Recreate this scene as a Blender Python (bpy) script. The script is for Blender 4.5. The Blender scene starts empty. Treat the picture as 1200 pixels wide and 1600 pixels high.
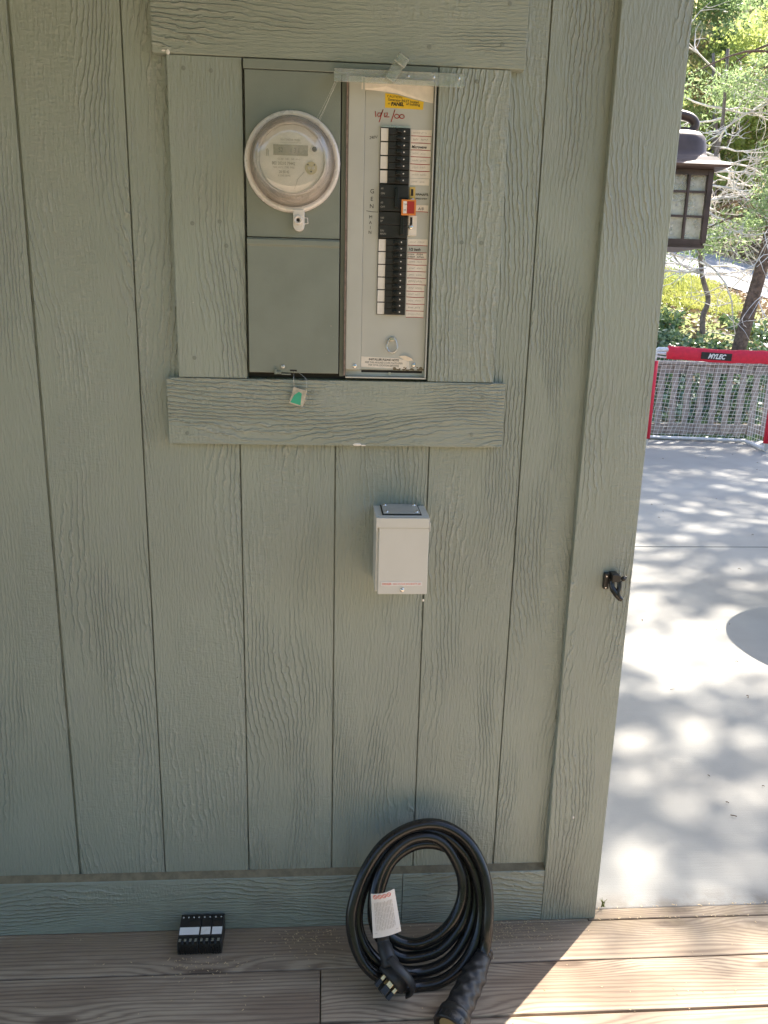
import bpy, bmesh, math, random
import numpy as np
from mathutils import Vector, Matrix, noise as mnoise
R = math.radians
SC = bpy.context.scene
COL = SC.collection

# ------------------------------------------------------------------ camera
cd = bpy.data.cameras.new('camera'); cam = bpy.data.objects.new('camera', cd); COL.objects.link(cam)
cd.sensor_fit = 'HORIZONTAL'; cd.sensor_width = 36.0; cd.lens = 36.0 * 1242.44 / 1200
cd.clip_start = 0.05; cd.clip_end = 600
r_, u_, f_ = (0.99744, -0.06724, 0.02444), (-0.00672, 0.25204, 0.96769), (0.07123, 0.96538, -0.25094)
cam.matrix_world = Matrix(((r_[0], u_[0], -f_[0], 0.59284), (r_[1], u_[1], -f_[1], -1.69481), (r_[2], u_[2], -f_[2], 1.51245), (0, 0, 0, 1)))
SC.camera = cam
SC.render.resolution_x = 768; SC.render.resolution_y = 1024

# ------------------------------------------------------------------ light
SUN_EL, SUN_AZ = R(50), R(45)          # azimuth clockwise from +Y: the sun stands behind the house to the right
W = bpy.data.worlds.new('World'); SC.world = W; W.use_nodes = True
nt = W.node_tree; nt.nodes.clear()
sky = nt.nodes.new('ShaderNodeTexSky'); sky.sky_type = 'NISHITA'; sky.sun_disc = False
sky.sun_elevation = SUN_EL; sky.sun_rotation = SUN_AZ; sky.altitude = 300; sky.air_density = 1.0; sky.dust_density = 2.0
bg = nt.nodes.new('ShaderNodeBackground'); bg.inputs[1].default_value = 0.10
wo = nt.nodes.new('ShaderNodeOutputWorld')
nt.links.new(sky.outputs[0], bg.inputs[0]); nt.links.new(bg.outputs[0], wo.inputs[0])
sl = bpy.data.lights.new('sun', 'SUN'); sl.energy = 4.2; sl.angle = R(0.55); sl.color = (1.0, 0.93, 0.82)
sun = bpy.data.objects.new('sun', sl); COL.objects.link(sun)
sd = Vector((math.sin(SUN_AZ) * math.cos(SUN_EL), math.cos(SUN_AZ) * math.cos(SUN_EL), math.sin(SUN_EL)))
sun.rotation_euler = sd.to_track_quat('Z', 'Y').to_euler(); sun.location = (6, 6, 12)
SC.view_settings.view_transform = 'Standard'; SC.view_settings.look = 'None'
SC.view_settings.exposure = 2.0; SC.view_settings.gamma = 1.0
SC.render.engine = 'CYCLES'
SC.cycles.max_bounces = 10; SC.cycles.diffuse_bounces = 5; SC.cycles.transparent_max_bounces = 16

# ------------------------------------------------------------------ node helpers
class NT:
    def __init__(s, m): s.t = m.node_tree; s.n = s.t.nodes; s.l = s.t.links
    def node(s, k, **kw):
        n = s.n.new(k)
        for a, b in kw.items(): setattr(n, a, b)
        return n
    def put(s, sock, v):
        if hasattr(v, 'is_output') or isinstance(v, bpy.types.NodeSocket): s.l.new(v, sock)
        else: sock.default_value = v
    def math(s, op, a, b=0.0, c=None, clamp=False):
        n = s.node('ShaderNodeMath', operation=op, use_clamp=clamp)
        s.put(n.inputs[0], a); s.put(n.inputs[1], b)
        if c is not None: s.put(n.inputs[2], c)
        return n.outputs[0]
    def xyz(s, x, y, z):
        n = s.node('ShaderNodeCombineXYZ'); s.put(n.inputs[0], x); s.put(n.inputs[1], y); s.put(n.inputs[2], z); return n.outputs[0]
    def noise(s, vec, scale=1.0, detail=2.0, rough=0.5, dist=0.0):
        n = s.node('ShaderNodeTexNoise'); s.put(n.inputs['Vector'], vec); n.inputs['Scale'].default_value = scale
        n.inputs['Detail'].default_value = detail; n.inputs['Roughness'].default_value = rough; n.inputs['Distortion'].default_value = dist
        return n.outputs['Fac']
    def ramp(s, v, a, b, lo=0.0, hi=1.0):
        n = s.node('ShaderNodeMapRange', interpolation_type='SMOOTHSTEP'); s.put(n.inputs[0], v)
        n.inputs[1].default_value = a; n.inputs[2].default_value = b; n.inputs[3].default_value = lo; n.inputs[4].default_value = hi
        return n.outputs[0]
    def mix(s, f, a, b):
        n = s.node('ShaderNodeMix', data_type='RGBA'); s.put(n.inputs[0], f)
        for i, v in ((6, a), (7, b)):
            if isinstance(v, tuple): v = (*v[:3], 1)
            s.put(n.inputs[i], v)
        return n.outputs[2]
    def coords(s):
        tc = s.node('ShaderNodeTexCoord'); sp = s.node('ShaderNodeSeparateXYZ'); s.l.new(tc.outputs['Object'], sp.inputs[0])
        return tc.outputs['Object'], sp.outputs[0], sp.outputs[1], sp.outputs[2]
    def bump(s, h, dist, strength=1.0):
        n = s.node('ShaderNodeBump'); n.inputs['Strength'].default_value = strength; n.inputs['Distance'].default_value = dist
        s.put(n.inputs['Height'], h); return n.outputs[0]

def newmat(name):
    m = bpy.data.materials.new(name); m.use_nodes = True
    return m, m.node_tree.nodes['Principled BSDF'], NT(m)

def simple(name, col, rough=0.5, metal=0.0, var=0.08, vscale=30.0, bump=0.0, bscale=200.0, spec=0.5, dirt=0.0, dirtcol=(0.05, 0.04, 0.03)):
    m, b, t = newmat(name)
    v = t.coords()[0]
    n = t.noise(v, vscale, 3, 0.6)
    c = t.mix(t.ramp(n, 0.3, 0.7), tuple(x * (1 - var) for x in col), tuple(min(1, x * (1 + var)) for x in col))
    if dirt:
        d = t.ramp(t.noise(v, vscale * 0.45, 5, 0.7), 0.62 - 0.1 * dirt, 0.8)
        c = t.mix(t.math('MULTIPLY', d, min(1, dirt)), c, dirtcol)
    t.put(b.inputs['Base Color'], c); b.inputs['Metallic'].default_value = metal
    b.inputs['Specular IOR Level'].default_value = spec
    t.put(b.inputs['Roughness'], t.ramp(n, 0.2, 0.8, max(0.02, rough - 0.06), rough + 0.06))
    if bump: t.put(b.inputs['Normal'], t.bump(t.noise(v, bscale, 3, 0.6), bump))
    return m

def grain_height(t, u, v, seed, f=96.0, swirl=19.0):
    """embossed cedar grain: contour-like ridges along v, jagged, fading into fine fibres"""
    a = t.noise(t.xyz(t.math('MULTIPLY', u, 4.2), t.math('MULTIPLY', v, 1.25), seed), 1.0, 2.0, 0.45)
    j = t.noise(t.xyz(t.math('MULTIPLY', u, 70), t.math('MULTIPLY', v, 26), seed), 1.0, 3.0, 0.65)
    ph = t.math('ADD', t.math('MULTIPLY', u, f), t.math('ADD', t.math('MULTIPLY', a, swirl), t.math('MULTIPLY', j, 1.5)))
    s = t.math('SINE', t.math('MULTIPLY', ph, 6.2832))
    ridge = t.math('POWER', t.math('ADD', t.math('MULTIPLY', s, 0.5), 0.5), 3.5)
    m1 = t.ramp(t.noise(t.xyz(t.math('MULTIPLY', u, 9), t.math('MULTIPLY', v, 2.2), t.math('ADD', seed, 5.5)), 1.0, 2.0), 0.44, 0.62)
    fib = t.noise(t.xyz(t.math('MULTIPLY', u, 230), t.math('MULTIPLY', v, 34), seed), 1.0, 3.0, 0.6)
    saw = t.noise(t.xyz(t.math('MULTIPLY', u, 60), t.math('MULTIPLY', v, 190), seed), 1.0, 2.0, 0.6)
    m2 = t.ramp(t.noise(t.xyz(t.math('MULTIPLY', u, 7), t.math('MULTIPLY', v, 1.6), t.math('ADD', seed, 11.5)), 1.0, 1.0), 0.5, 0.62)
    h = t.math('MULTIPLY', ridge, t.math('ADD', t.math('MULTIPLY', m1, 0.62), 0.09))
    h = t.math('ADD', h, t.math('MULTIPLY', fib, 0.75))
    h = t.math('ADD', h, t.math('MULTIPLY', t.math('MULTIPLY', saw, m2), 0.6))
    return h, ridge, m1

def painted_wood(name, horizontal=False, boards=False, base=(0.328, 0.362, 0.306)):
    m, b, t = newmat(name)
    vec, x, y, z = t.coords()
    oi = t.node('ShaderNodeObjectInfo')
    seed = t.math('MULTIPLY', oi.outputs['Random'], 37.0)
    if boards: seed = t.math('ADD', seed, t.math('MULTIPLY', t.math('FLOOR', t.math('DIVIDE', x, 0.2032)), 3.37))
    xx = t.math('ADD', x, y)        # side faces too
    u, v = (z, xx) if horizontal else (xx, z)
    h, ridge, m1 = grain_height(t, u, v, seed)
    big = t.noise(vec, 1.6, 4, 0.55)
    fine = t.noise(vec, 14, 4, 0.6)
    c = t.mix(t.ramp(big, 0.35, 0.65), tuple(k * 0.93 for k in base), tuple(k * 1.07 for k in base))
    c = t.mix(t.math('MULTIPLY', t.ramp(fine, 0.45, 0.75), 0.25), c, (base[0] * 1.1, base[1] * 1.02, base[2] * 1.12))
    # chalky highlight painted into the colour of the high ridges, pale paint flecks, a few dark specks
    c = t.mix(t.math('MULTIPLY', t.ramp(h, 0.70, 1.1), 0.30), c, (0.54, 0.55, 0.48))
    fl = t.ramp(t.noise(vec, 95, 1, 0.5), 0.845, 0.86)
    c = t.mix(t.math('MULTIPLY', fl, 0.8), c, (0.62, 0.60, 0.52))
    dk = t.ramp(t.noise(vec, 60, 1, 0.5), 0.18, 0.165)
    c = t.mix(t.math('MULTIPLY', dk, 0.6), c, (0.05, 0.045, 0.035))
    # splashed dirt low on the wall
    d = t.math('MULTIPLY', t.ramp(z, 0.28, 0.0), t.ramp(t.noise(vec, 7, 5, 0.65), 0.35, 0.7))
    c = t.mix(t.math('MULTIPLY', d, 0.35), c, (0.15, 0.125, 0.09))
    t.put(b.inputs['Base Color'], c)
    t.put(b.inputs['Roughness'], t.ramp(fine, 0.3, 0.7, 0.32, 0.46)); b.inputs['Specular IOR Level'].default_value = 0.5
    t.put(b.inputs['Normal'], t.bump(h, 0.0040))
    return m

def deck_wood(name):
    m, b, t = newmat(name)
    vec, x, y, z = t.coords()
    at = t.node('ShaderNodeAttribute', attribute_name='bid'); bid = at.outputs['Fac']
    seed = t.math('MULTIPLY', bid, 7.31)
    # knots bend the rings
    vo = t.node('ShaderNodeTexVoronoi', feature='F1', voronoi_dimensions='2D'); vo.inputs['Scale'].default_value = 1.0
    t.put(vo.inputs['Vector'], t.xyz(t.math('ADD', t.math('MULTIPLY', x, 1.9), seed), t.math('MULTIPLY', y, 7.0), 0.0))
    kd = vo.outputs['Distance']
    knot = t.ramp(kd, 0.12, 0.05)
    bend = t.math('MULTIPLY', t.ramp(kd, 0.42, 0.05), 2.6)
    a = t.noise(t.xyz(t.math('MULTIPLY', x, 0.9), t.math('MULTIPLY', y, 7), seed), 1.0, 2.0)
    j = t.noise(t.xyz(t.math('MULTIPLY', x, 5), t.math('MULTIPLY', y, 90), seed), 1.0, 3.0, 0.6)
    ph = t.math('ADD', t.math('MULTIPLY', y, 92), t.math('ADD', t.math('MULTIPLY', a, 6.5), t.math('ADD', t.math('MULTIPLY', j, 1.0), bend)))
    ring = t.math('POWER', t.math('ADD', t.math('MULTIPLY', t.math('SINE', t.math('MULTIPLY', ph, 6.2832)), 0.5), 0.5), 2.0)
    fib = t.noise(t.xyz(t.math('MULTIPLY', x, 9), t.math('MULTIPLY', y, 330), seed), 1.0, 4.0, 0.65)
    bigv = t.noise(t.xyz(t.math('MULTIPLY', x, 2.0), t.math('MULTIPLY', y, 9), seed), 1.0, 4.0, 0.6)
    c = t.mix(t.ramp(bigv, 0.36, 0.64), (0.32, 0.225, 0.15), (0.53, 0.41, 0.29))
    c = t.mix(t.math('MULTIPLY', ring, 0.62), c, (0.15, 0.095, 0.063))
    c = t.mix(t.math('MULTIPLY', t.ramp(fib, 0.5, 0.72), 0.35), c, (0.10, 0.075, 0.06))
    c = t.mix(t.math('MULTIPLY', knot, 0.75), c, (0.10, 0.058, 0.034))
    dirt = t.math('MULTIPLY', t.ramp(y, -0.16, -0.02), t.ramp(t.noise(vec, 16, 5, 0.7), 0.35, 0.65))
    c = t.mix(t.math('MULTIPLY', dirt, 0.7), c, (0.30, 0.22, 0.13))
    mo = t.node('ShaderNodeMath', operation='MULTIPLY'); t.put(mo.inputs[0], t.math('FRACT', t.math('MULTIPLY', bid, 0.618))); mo.inputs[1].default_value = 0.25
    c = t.mix(mo.outputs[0], c, (0.27, 0.24, 0.21))
    t.put(b.inputs['Base Color'], c); b.inputs['Roughness'].default_value = 0.72; b.inputs['Specular IOR Level'].default_value = 0.35
    h = t.math('ADD', t.math('MULTIPLY', ring, -0.25), t.math('MULTIPLY', fib, 0.8))
    t.put(b.inputs['Normal'], t.bump(h, 0.0012))
    return m

def concrete(name):
    m, b, t = newmat(name)
    vec, x, y, z = t.coords()
    n1 = t.noise(vec, 1.1, 5, 0.6); n2 = t.noise(vec, 9, 5, 0.6); n3 = t.noise(vec, 260, 3, 0.6)
    c = t.mix(t.ramp(n1, 0.3, 0.7), (0.32, 0.305, 0.28), (0.39, 0.375, 0.345))
    c = t.mix(t.math('MULTIPLY', t.ramp(n2, 0.5, 0.75), 0.3), c, (0.34, 0.32, 0.29))
    c = t.mix(t.math('MULTIPLY', t.ramp(n3, 0.62, 0.7), 0.35), c, (0.22, 0.20, 0.18))
    edge = t.math('MULTIPLY', t.ramp(y, 0.10, 0.02), t.ramp(n2, 0.35, 0.6))
    c = t.mix(t.math('MULTIPLY', edge, 0.6), c, (0.20, 0.16, 0.12))
    t.put(b.inputs['Base Color'], c); b.inputs['Roughness'].default_value = 0.85; b.inputs['Specular IOR Level'].default_value = 0.3
    br = t.noise(t.xyz(t.math('MULTIPLY', x, 6), t.math('MULTIPLY', y, 160), 0.0), 1.0, 3, 0.6)
    t.put(b.inputs['Normal'], t.bump(t.math('ADD', t.math('MULTIPLY', n3, 0.7), t.math('MULTIPLY', br, 0.5)), 0.0015))
    return m

def leafmat(name, cols, rough=0.5, trans=0.35):
    m, b, t = newmat(name)
    at = t.node('ShaderNodeAttribute', attribute_name='bid')
    r = t.node('ShaderNodeValToRGB'); t.put(r.inputs[0], at.outputs['Fac'])
    els = r.color_ramp.elements
    while len(els) < len(cols): els.new(0.5)
    for i, c in enumerate(cols): els[i].position = i / (len(cols) - 1); els[i].color = (*c, 1)
    t.put(b.inputs['Base Color'], r.outputs[0]); b.inputs['Roughness'].default_value = rough
    tr = t.node('ShaderNodeBsdfTranslucent'); t.put(tr.inputs[0], t.mix(0.5, r.outputs[0], (cols[-1][0] * 1.5, cols[-1][1] * 1.6, cols[-1][2])))
    mx = t.node('ShaderNodeMixShader'); mx.inputs[0].default_value = trans
    out = t.n['Material Output']
    t.l.new(b.outputs[0], mx.inputs[1]); t.l.new(tr.outputs[0], mx.inputs[2]); t.l.new(mx.outputs[0], out.inputs[0])
    return m

def clearmat(name, tint=(0.95, 0.95, 0.93), haze=0.12, gloss_lo=0.06, rough=0.05, hazecol=(0.7, 0.68, 0.62), bump=0.0, bscale=30):
    m, b, t = newmat(name)
    v = t.coords()[0]
    tr = t.node('ShaderNodeBsdfTransparent'); tr.inputs[0].default_value = (*tint, 1)
    b.inputs['Base Color'].default_value = (*hazecol, 1); b.inputs['Roughness'].default_value = 0.4
    g = t.node('ShaderNodeBsdfGlossy'); g.inputs['Roughness'].default_value = rough
    if bump: t.put(g.inputs['Normal'], t.bump(t.noise(v, bscale, 3, 0.6), bump))
    hz = t.ramp(t.noise(v, 25, 4, 0.6), 0.3, 0.75, haze * 0.5, haze * 1.5)
    m1 = t.node('ShaderNodeMixShader'); t.put(m1.inputs[0], hz); t.l.new(tr.outputs[0], m1.inputs[1]); t.l.new(b.outputs[0], m1.inputs[2])
    lw = t.node('ShaderNodeLayerWeight'); lw.inputs[0].default_value = 0.35
    m2 = t.node('ShaderNodeMixShader'); t.put(m2.inputs[0], t.ramp(lw.outputs['Fresnel'], 0.0, 1.0, gloss_lo, 0.75))
    t.l.new(m1.outputs[0], m2.inputs[1]); t.l.new(g.outputs[0], m2.inputs[2]); t.l.new(m2.outputs[0], t.n['Material Output'].inputs[0])
    return m

# ------------------------------------------------------------------ mesh helpers
class MB:
    def __init__(s): s.v = []; s.f = []; s.m = []; s.sm = []; s.id = []; s.mi = 0; s.bid = 0.0
    def add(s, vs, fs, smooth=False):
        o = len(s.v); s.v += [tuple(p) for p in vs]
        for f in fs: s.f.append([i + o for i in f]); s.m.append(s.mi); s.sm.append(smooth); s.id.append(s.bid)
        return s
    def box(s, x0, x1, y0, y1, z0, z1, M=None):
        x0, x1 = min(x0, x1), max(x0, x1); y0, y1 = min(y0, y1), max(y0, y1); z0, z1 = min(z0, z1), max(z0, z1)
        v = [Vector((x, y, z)) for z in (z0, z1) for y in (y0, y1) for x in (x0, x1)]
        if M: v = [M @ p for p in v]
        return s.add(v, [(0, 2, 3, 1), (4, 5, 7, 6), (0, 1, 5, 4), (2, 6, 7, 3), (0, 4, 6, 2), (1, 3, 7, 5)])
    def poly_y(s, pts, y0, y1, smooth=False):
        """outline in x,z extruded between two y's (pts counter-clockwise seen from -y)"""
        n = len(pts)
        v = [(x, y0, z) for x, z in pts] + [(x, y1, z) for x, z in pts]
        return s.add(v, [tuple(range(n)), tuple(range(2 * n - 1, n - 1, -1))] + [((i + 1) % n, i, i + n, (i + 1) % n + n) for i in range(n)], smooth)
    def poly_x(s, pts, x0, x1):
        n = len(pts); v = [(x0, y, z) for y, z in pts] + [(x1, y, z) for y, z in pts]
        return s.add(v, [tuple(range(n - 1, -1, -1)), tuple(range(n, 2 * n))] + [(i, (i + 1) % n, (i + 1) % n + n, i + n) for i in range(n)])
    def disc_y(s, cx, cz, r, y0, y1, n=24, rx=None):
        pts = [(cx + (rx or r) * math.cos(2 * math.pi * i / n), cz + r * math.sin(2 * math.pi * i / n)) for i in range(n)]
        return s.poly_y(pts, y0, y1)
    def lathe(s, prof, M=None, n=32, close=False):
        """profile (radius, height) round local z"""
        v = []; k = len(prof)
        for i in range(n):
            a = 2 * math.pi * i / n
            for r, h in prof:
                p = Vector((r * math.cos(a), r * math.sin(a), h)); v.append(M @ p if M else p)
        f = []
        for i in range(n):
            j = (i + 1) % n
            for q in range(k - 1): f.append((i * k + q, j * k + q, j * k + q + 1, i * k + q + 1))
        return s.add(v, f, True)
    def tube(s, pts, rad, n=10, cap=True, flat=1.0):
        P = [Vector(p) for p in pts]; N = len(P)
        rr = rad if isinstance(rad, (list, tuple)) else [rad] * N
        T = [(P[min(i + 1, N - 1)] - P[max(i - 1, 0)]).normalized() for i in range(N)]
        up = Vector((0, 0, 1)) if abs(T[0].z) < 0.9 else Vector((1, 0, 0))
        A = T[0].cross(up).normalized(); v = []
        for i in range(N):
            A = (A - T[i] * A.dot(T[i])).normalized(); B = T[i].cross(A)
            for k in range(n):
                a = 2 * math.pi * k / n; v.append(P[i] + A * (rr[i] * math.cos(a)) + B * (rr[i] * flat * math.sin(a)))
        f = [(i * n + k, i * n + (k + 1) % n, (i + 1) * n + (k + 1) % n, (i + 1) * n + k) for i in range(N - 1) for k in range(n)]
        if cap: f += [tuple(range(n - 1, -1, -1)), tuple(range((N - 1) * n, N * n))]
        return s.add(v, f, n > 4)
    def ball(s, c, r, n=10, sc=(1, 1, 1)):
        v = []; f = []
        for i in range(n + 1):
            th = math.pi * i / n
            for k in range(n * 2):
                a = math.pi * k / n; v.append((c[0] + r * sc[0] * math.sin(th) * math.cos(a), c[1] + r * sc[1] * math.sin(th) * math.sin(a), c[2] + r * sc[2] * math.cos(th)))
        for i in range(n):
            for k in range(2 * n): f.append((i * 2 * n + k, (i + 1) * 2 * n + k, (i + 1) * 2 * n + (k + 1) % (2 * n), i * 2 * n + (k + 1) % (2 * n)))
        return s.add(v, f, True)
    def text(s, body, size, x, y, z, align='LEFT', shear=0.0, sx=1.0, bold=0.0, rot=0.0, M=None):
        c = bpy.data.curves.new('t', 'FONT'); c.body = body; c.size = size; c.align_x = align; c.shear = shear
        c.resolution_u = 3; c.offset = bold
        o = bpy.data.objects.new('t', c); COL.objects.link(o)
        bpy.context.view_layer.update()
        me = bpy.data.meshes.new_from_object(o.evaluated_get(bpy.context.evaluated_depsgraph_get()))
        ca, sa = math.cos(rot), math.sin(rot)
        vs = []
        for q in me.vertices:
            a, b = q.co.x * sx, q.co.y; a, b = a * ca - b * sa, a * sa + b * ca
            vs.append((x + a, y, z + b) if M is None else M @ Vector((x + a, y, z + b)))
        s.add(vs, [tuple(p.vertices) for p in me.polygons])
        bpy.data.objects.remove(o); bpy.data.curves.remove(c); bpy.data.meshes.remove(me)
        return s
    def squiggle(s, x0, x1, z, h, y, rad, seed, words=2):
        """scrawled handwriting lying on the plane y"""
        rg = random.Random(seed); L = x1 - x0; x = x0
        for w in range(words):
            wl = L / words * rg.uniform(0.6, 0.85); n = max(5, int(wl / h * 3.2)); pts = []
            for i in range(n + 1):
                pts.append((x + wl * i / n + rg.uniform(-.15, .15) * h, y, z + (h * rg.uniform(.25, .6) if i % 2 else -h * rg.uniform(.2, .5))))
            s.tube(pts, rad, 4); x += L / words
        return s

def mk(name, mb, mats, parent=None, loc=None, bev=0.0, seg=2, ang=30):
    if not isinstance(mats, (list, tuple)): mats = [mats]
    if parent is not None: o0 = parent['_o'] if '_o' in parent else parent.location; org = Vector(o0)
    else: org = Vector(loc) if loc is not None else Vector((0, 0, 0))
    me = bpy.data.meshes.new(name)
    me.from_pydata([(a[0] - org.x, a[1] - org.y, a[2] - org.z) for a in mb.v], [], mb.f)
    for m in mats: me.materials.append(m)
    me.polygons.foreach_set('material_index', mb.m); me.polygons.foreach_set('use_smooth', mb.sm)
    if any(mb.id):
        at = me.attributes.new('bid', 'FLOAT', 'FACE'); at.data.foreach_set('value', mb.id)
    if bev:
        bm = bmesh.new(); bm.from_mesh(me)
        ed = [e for e in bm.edges if len(e.link_faces) == 2 and e.calc_face_angle(0) > R(ang)]
        bmesh.ops.bevel(bm, geom=ed, offset=bev, segments=seg, affect='EDGES', profile=0.5, clamp_overlap=True)
        bm.to_mesh(me); bm.free()
    me.update()
    o = bpy.data.objects.new(name, me); COL.objects.link(o)
    if parent is not None:
        o.parent = parent; ORG[o.name] = org
    else: o.location = org; ORG[o.name] = org
    return o
ORG = {}
_mk = mk
def mk(name, mb, mats, parent=None, loc=None, bev=0.0, seg=2, ang=30):
    if parent is not None:
        keep = parent.location.copy(); org = ORG[parent.name]
        o = _mk(name, mb, mats, None, org, bev, seg, ang); o.location = (0, 0, 0); o.parent = parent; ORG[o.name] = org
        return o
    return _mk(name, mb, mats, None, loc, bev, seg, ang)

def tag(o, label=None, cat=None, group=None, kind=None):
    if label: o['label'] = label
    if cat: o['category'] = cat
    if group: o['group'] = group
    if kind: o['kind'] = kind
    return o
def thing(name, loc, label, cat, group=None):
    o = bpy.data.objects.new(name, None); COL.objects.link(o); o.location = loc; o.empty_display_size = 0.1
    ORG[o.name] = Vector(loc); return tag(o, label, cat, group)
def catmull(P, k=6, closed=False):
    P = [Vector(p) for p in P]; out = []
    for i in range(len(P) - 1):
        p0, p1, p2, p3 = P[max(i - 1, 0)], P[i], P[i + 1], P[min(i + 2, len(P) - 1)]
        for q in range(k):
            t = q / k
            out.append(0.5 * ((2 * p1) + (p2 - p0) * t + (2 * p0 - 5 * p1 + 4 * p2 - p3) * t * t + (3 * p1 - p0 - 3 * p2 + p3) * t ** 3))
    out.append(P[-1]); return out
def YM(x, y, z):
    """local z of a lathe turned to point out of the wall (towards -y)"""
    return Matrix.Translation((x, y, z)) @ Matrix.Rotation(R(90), 4, 'X')

# ------------------------------------------------------------------ materials
M_SID = painted_wood('siding_paint', boards=True)
M_TRV = painted_wood('trim_paint_vertical')
M_TRH = painted_wood('trim_paint_horizontal', horizontal=True)
M_DECK = deck_wood('deck_wood')
M_CONC = concrete('concrete')
M_COV = simple('panel_green_paint', (0.245, 0.270, 0.230), 0.38, var=0.05, vscale=12, bump=0.0003, bscale=300, dirt=0.25, dirtcol=(0.24, 0.23, 0.19))
M_DEAD = simple('dead_front_grey_enamel', (0.54, 0.54, 0.49), 0.35, var=0.04, vscale=9, dirt=0.25, dirtcol=(0.33, 0.28, 0.2))
M_DARK = simple('gap_dark', (0.02, 0.018, 0.016), 0.7)
M_RUST = simple('rusty_edge', (0.24, 0.18, 0.15), 0.6, var=0.3, vscale=80)
M_BLK = simple('black_bakelite', (0.022, 0.021, 0.02), 0.38, var=0.2)
M_BLK2 = simple('black_toggle', (0.010, 0.010, 0.010), 0.3)
M_PAPER = simple('label_paper', (0.86, 0.79, 0.69), 0.7, var=0.06, vscale=60)
M_WSTK = simple('white_sticker', (0.86, 0.81, 0.75), 0.6, var=0.05, vscale=90, dirt=0.3, dirtcol=(0.5, 0.3, 0.12))
M_RED = simple('red_marker', (0.42, 0.03, 0.02), 0.6)
M_INK = simple('black_ink', (0.02, 0.02, 0.02), 0.6)
M_GREYINK = simple('faded_pencil', (0.32, 0.30, 0.26), 0.7)
M_YEL = simple('yellow_sticker', (0.85, 0.55, 0.03), 0.4, var=0.03)
M_ORG = simple('orange_plastic', (0.75, 0.25, 0.05), 0.4)
M_AMB = simple('amber_plate', (0.72, 0.50, 0.15), 0.35)
M_STEEL = simple('zinc_steel', (0.62, 0.61, 0.58), 0.3, metal=0.9, var=0.1)
M_CHROME = simple('bright_screw', (0.75, 0.74, 0.72), 0.2, metal=1.0)
M_METW = simple('meter_ring_aluminium', (0.80, 0.75, 0.70), 0.28, metal=0.1, var=0.06)
M_FACE = simple('meter_face', (0.84, 0.80, 0.73), 0.5, var=0.03, vscale=20)
M_LCD = simple('lcd_glass', (0.40, 0.37, 0.30), 0.25, var=0.03)
M_LCDI = simple('lcd_digit', (0.14, 0.13, 0.11), 0.4)
M_PRINT = simple('printed_grey', (0.36, 0.33, 0.28), 0.6)
M_BRASS = simple('brass_dial', (0.68, 0.56, 0.34), 0.35, metal=0.4)
M_GLASS = clearmat('meter_glass', haze=0.16, gloss_lo=0.11, rough=0.05, hazecol=(0.92, 0.82, 0.76))
M_PLAST = clearmat('clear_plastic', tint=(0.86, 0.89, 0.84), haze=0.20, gloss_lo=0.14, rough=0.10, hazecol=(0.82, 0.84, 0.80), bump=0.001, bscale=90)
M_BOX = simple('inlet_box_enamel', (0.66, 0.645, 0.59), 0.42, var=0.02, vscale=15)
M_BOXD = simple('inlet_plate', (0.50, 0.48, 0.44), 0.4)
M_CORD = simple('black_cord_rubber', (0.017, 0.016, 0.015), 0.22, var=0.3, vscale=12, bump=0.0003, bscale=120, spec=0.55)
M_RUB = simple('black_moulded_rubber', (0.028, 0.027, 0.027), 0.45, var=0.2, vscale=20, bump=0.0004, bscale=300)
M_PRONG = simple('brass_prong', (0.80, 0.58, 0.28), 0.28, metal=0.9)
M_TAGW = simple('white_tag', (0.80, 0.77, 0.74), 0.6, var=0.03)
M_REDP = simple('red_print', (0.75, 0.16, 0.10), 0.6)
M_GREEN = simple('green_seal', (0.05, 0.42, 0.26), 0.4)
M_BRNZ = simple('dark_bronze', (0.085, 0.065, 0.068), 0.42, metal=0.3, var=0.25, vscale=18)
M_PANE = clearmat('seeded_glass', tint=(0.97, 0.98, 0.97), haze=0.34, gloss_lo=0.10, rough=0.15, hazecol=(0.92, 0.93, 0.90), bump=0.002, bscale=120)  # white haze in the colour stands in for brightness seen through the panes
M_GRED = simple('red_nylon', (0.72, 0.018, 0.05), 0.55, bump=0.001, bscale=60)
M_GWHT = simple('white_pvc', (0.80, 0.80, 0.80), 0.35)
M_NET = simple('net_cord', (0.85, 0.84, 0.83), 0.8)
M_FENCE = simple('weathered_fence_wood', (0.36, 0.31, 0.27), 0.8, var=0.25, vscale=14, bump=0.002, bscale=60)
M_BARK = simple('pine_bark', (0.17, 0.11, 0.085), 0.9, var=0.4, vscale=16, bump=0.03, bscale=22)
M_BARKG = simple('grey_bark', (0.20, 0.165, 0.15), 0.9, var=0.3, vscale=14, bump=0.01, bscale=40)
M_TWIG = simple('bleached_twig', (0.74, 0.68, 0.65), 0.8, var=0.3, vscale=3)
M_ROOF = simple('roof_shingle', (0.10, 0.095, 0.09), 0.9, bump=0.004, bscale=40)
M_SOFF = simple('soffit_paint', (0.24, 0.25, 0.20), 0.6)
M_ROAD = simple('asphalt_road', (0.30, 0.30, 0.32), 0.9, var=0.12, vscale=1.5, bump=0.004, bscale=60)
M_CHIP = simple('wood_shaving', (0.62, 0.46, 0.27), 0.7, var=0.3, vscale=200)
M_TWG2 = simple('brown_litter', (0.16, 0.10, 0.06), 0.8, var=0.3)
M_WEB = simple('cobweb_silk', (0.8, 0.78, 0.72), 0.5)
M_TABLE = simple('table_metal', (0.10, 0.10, 0.105), 0.5)

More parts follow.
